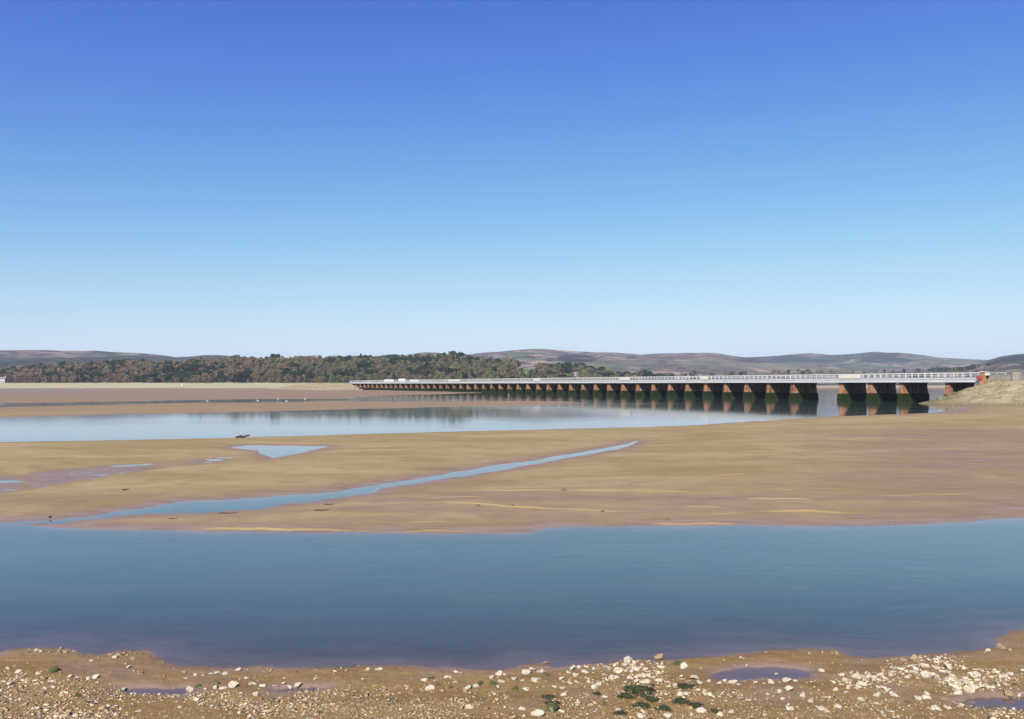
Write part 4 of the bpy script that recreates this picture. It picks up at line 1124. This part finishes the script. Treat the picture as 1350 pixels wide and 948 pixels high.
for i in range(120000):
    if cnt >= 29000: break
    if _r[i, 0] > dens(_px[i], _py[i]) * _n1[i]: continue
    z = ground_z(_gx[i], _gy[i])
    if z < 0.004: continue
    cl = max(0., _n2[i])
    s_ = min(.10, .018 * _ln[i] * (1 + .9 * cl))
    q = _r[i, 1]
    k = 'pebbleL' if q < .20 + .5 * cl else ('dark' if q > .86 else 'pebble')
    if any(((_px[i] - a) / 48) ** 2 + ((_py[i] - b) / 15) ** 2 < 1 for a, b in ((832, 884), (1222, 882), (1140, 904), (775, 890), (1285, 900))) and _r[i, 1] < .5:
        k = 'pebbleL'; s_ = min(.11, s_ * 2.0)
    lists[k].append((_gx[i], _gy[i], z + s_ * .08, s_ * 1.15)); cnt += 1
for k, nm, lb in [('pebble', 'brown_gravel', 'brown gravel covering the near shore'), ('pebbleL', 'pale_gravel', 'pale limestone chips mixed through the near shore gravel'), ('dark', 'dark_gravel', 'dark pebbles mixed through the near shore gravel')]:
    tag(link(nm, join_rocks(nm, lists[k], M[k], 1, 500 + len(k))), lb, kind='stuff')

# seaweed clumps: heaps of limp fronds
def weed_mesh(seed):
    r_ = random.Random(seed); V, F = [], []
    for k in range(240):
        a = r_.uniform(0, 6.28); rad = (r_.random() ** .6 * .42 if r_.random() < .8 else r_.uniform(.35, .55)) * (1 + .35 * math.sin(3 * a + seed) + .2 * math.sin(7 * a + 2 * seed))
        c = Vector((math.cos(a) * rad, math.sin(a) * rad * .75, max(.01, .16 * (1 - (rad / .5) ** 2)) * r_.uniform(.3, 1)))
        d = Vector((math.cos(a) + r_.uniform(-1, 1), math.sin(a) + r_.uniform(-1, 1), r_.uniform(-.5, .3))).normalized()
        w = d.cross(Vector((r_.uniform(-.6, .6), r_.uniform(-.6, .6), 1))).normalized() * r_.uniform(.012, .035)
        l_ = r_.uniform(.05, .13); i0 = len(V)
        for q in range(3):
            pt = c + d * l_ * q + Vector((0, 0, -.05 * q * q * l_ * 4)); ww = w * (1, 1.2, .4)[q]
            pt.z = max(pt.z, .0)
            V += [pt - ww, pt + ww]
        F += [(i0, i0 + 1, i0 + 3, i0 + 2), (i0 + 2, i0 + 3, i0 + 5, i0 + 4)]
    me = bpy.data.meshes.new('seaweed_clump'); me.from_pydata([tuple(v) for v in V], [], F); me.materials.append(M['seaweed']); return me
wm = [weed_mesh(k) for k in range(4)]
WL = ['largest dark green seaweed clump on the white stones, bottom right of centre', 'seaweed clump at the left end of the weedy patch', 'round dark seaweed clump above the others, right of the white heap',
      'seaweed clump on the lower edge of the weedy patch', 'seaweed clump below the round upper one', 'seaweed clump at the right of the weedy patch', 'seaweed clump at the bottom edge of the photo in the weedy patch',
      'small seaweed tuft at the bottom edge, right of the weedy patch', 'seaweed draped on the largest green rock at the bottom centre', 'seaweed patch at the bottom edge, left in the weedy patch', 'thin seaweed strip in the middle of the weedy patch', 'lone little seaweed tuft beside the white heap of stones']
for k, ((px, py, s_), lb) in enumerate(zip([(843, 915, 34), (825, 923, 18), (903, 909, 24), (846, 936, 20), (898, 930, 19), (917, 936, 16), (874, 940, 18), (943, 945, 12), (724, 936, 18), (818, 945, 14), (860, 927, 18), (787, 918, 10)], WL)):
    p = unp(px, py, .03); m = s_ / FPX * p.y * .95
    o = link('seaweed_clump', wm[k % 4]); o.location = (p.x, p.y, ground_z(p.x, p.y) + (.12 if k == 8 else .015)); o.scale = (m, m * 1.25, m * .9); o.rotation_euler = (0, 0, k * 1.3)
    tag(o, lb, 'seaweed', 'green seaweed clumps on the near shore')

# ------------------------------------------------------------------ haze
g = MB(); g.box(-16000, 16000, -300, 15700, -4, 560)
hz_m = NT('haze_air')
pv = hz_m.n('ShaderNodeVolumePrincipled')
pv.inputs['Color'].default_value = (0.68, 0.84, 0.97, 1)
pv.inputs['Density'].default_value = 0.00007
pv.inputs['Anisotropy'].default_value = 0.0
hz_m.l(pv.outputs[0], hz_m.out.inputs['Volume'])
tag(link('haze', g.mesh('haze', hz_m.m)), 'pale haze in the air over the estuary', kind='stuff')
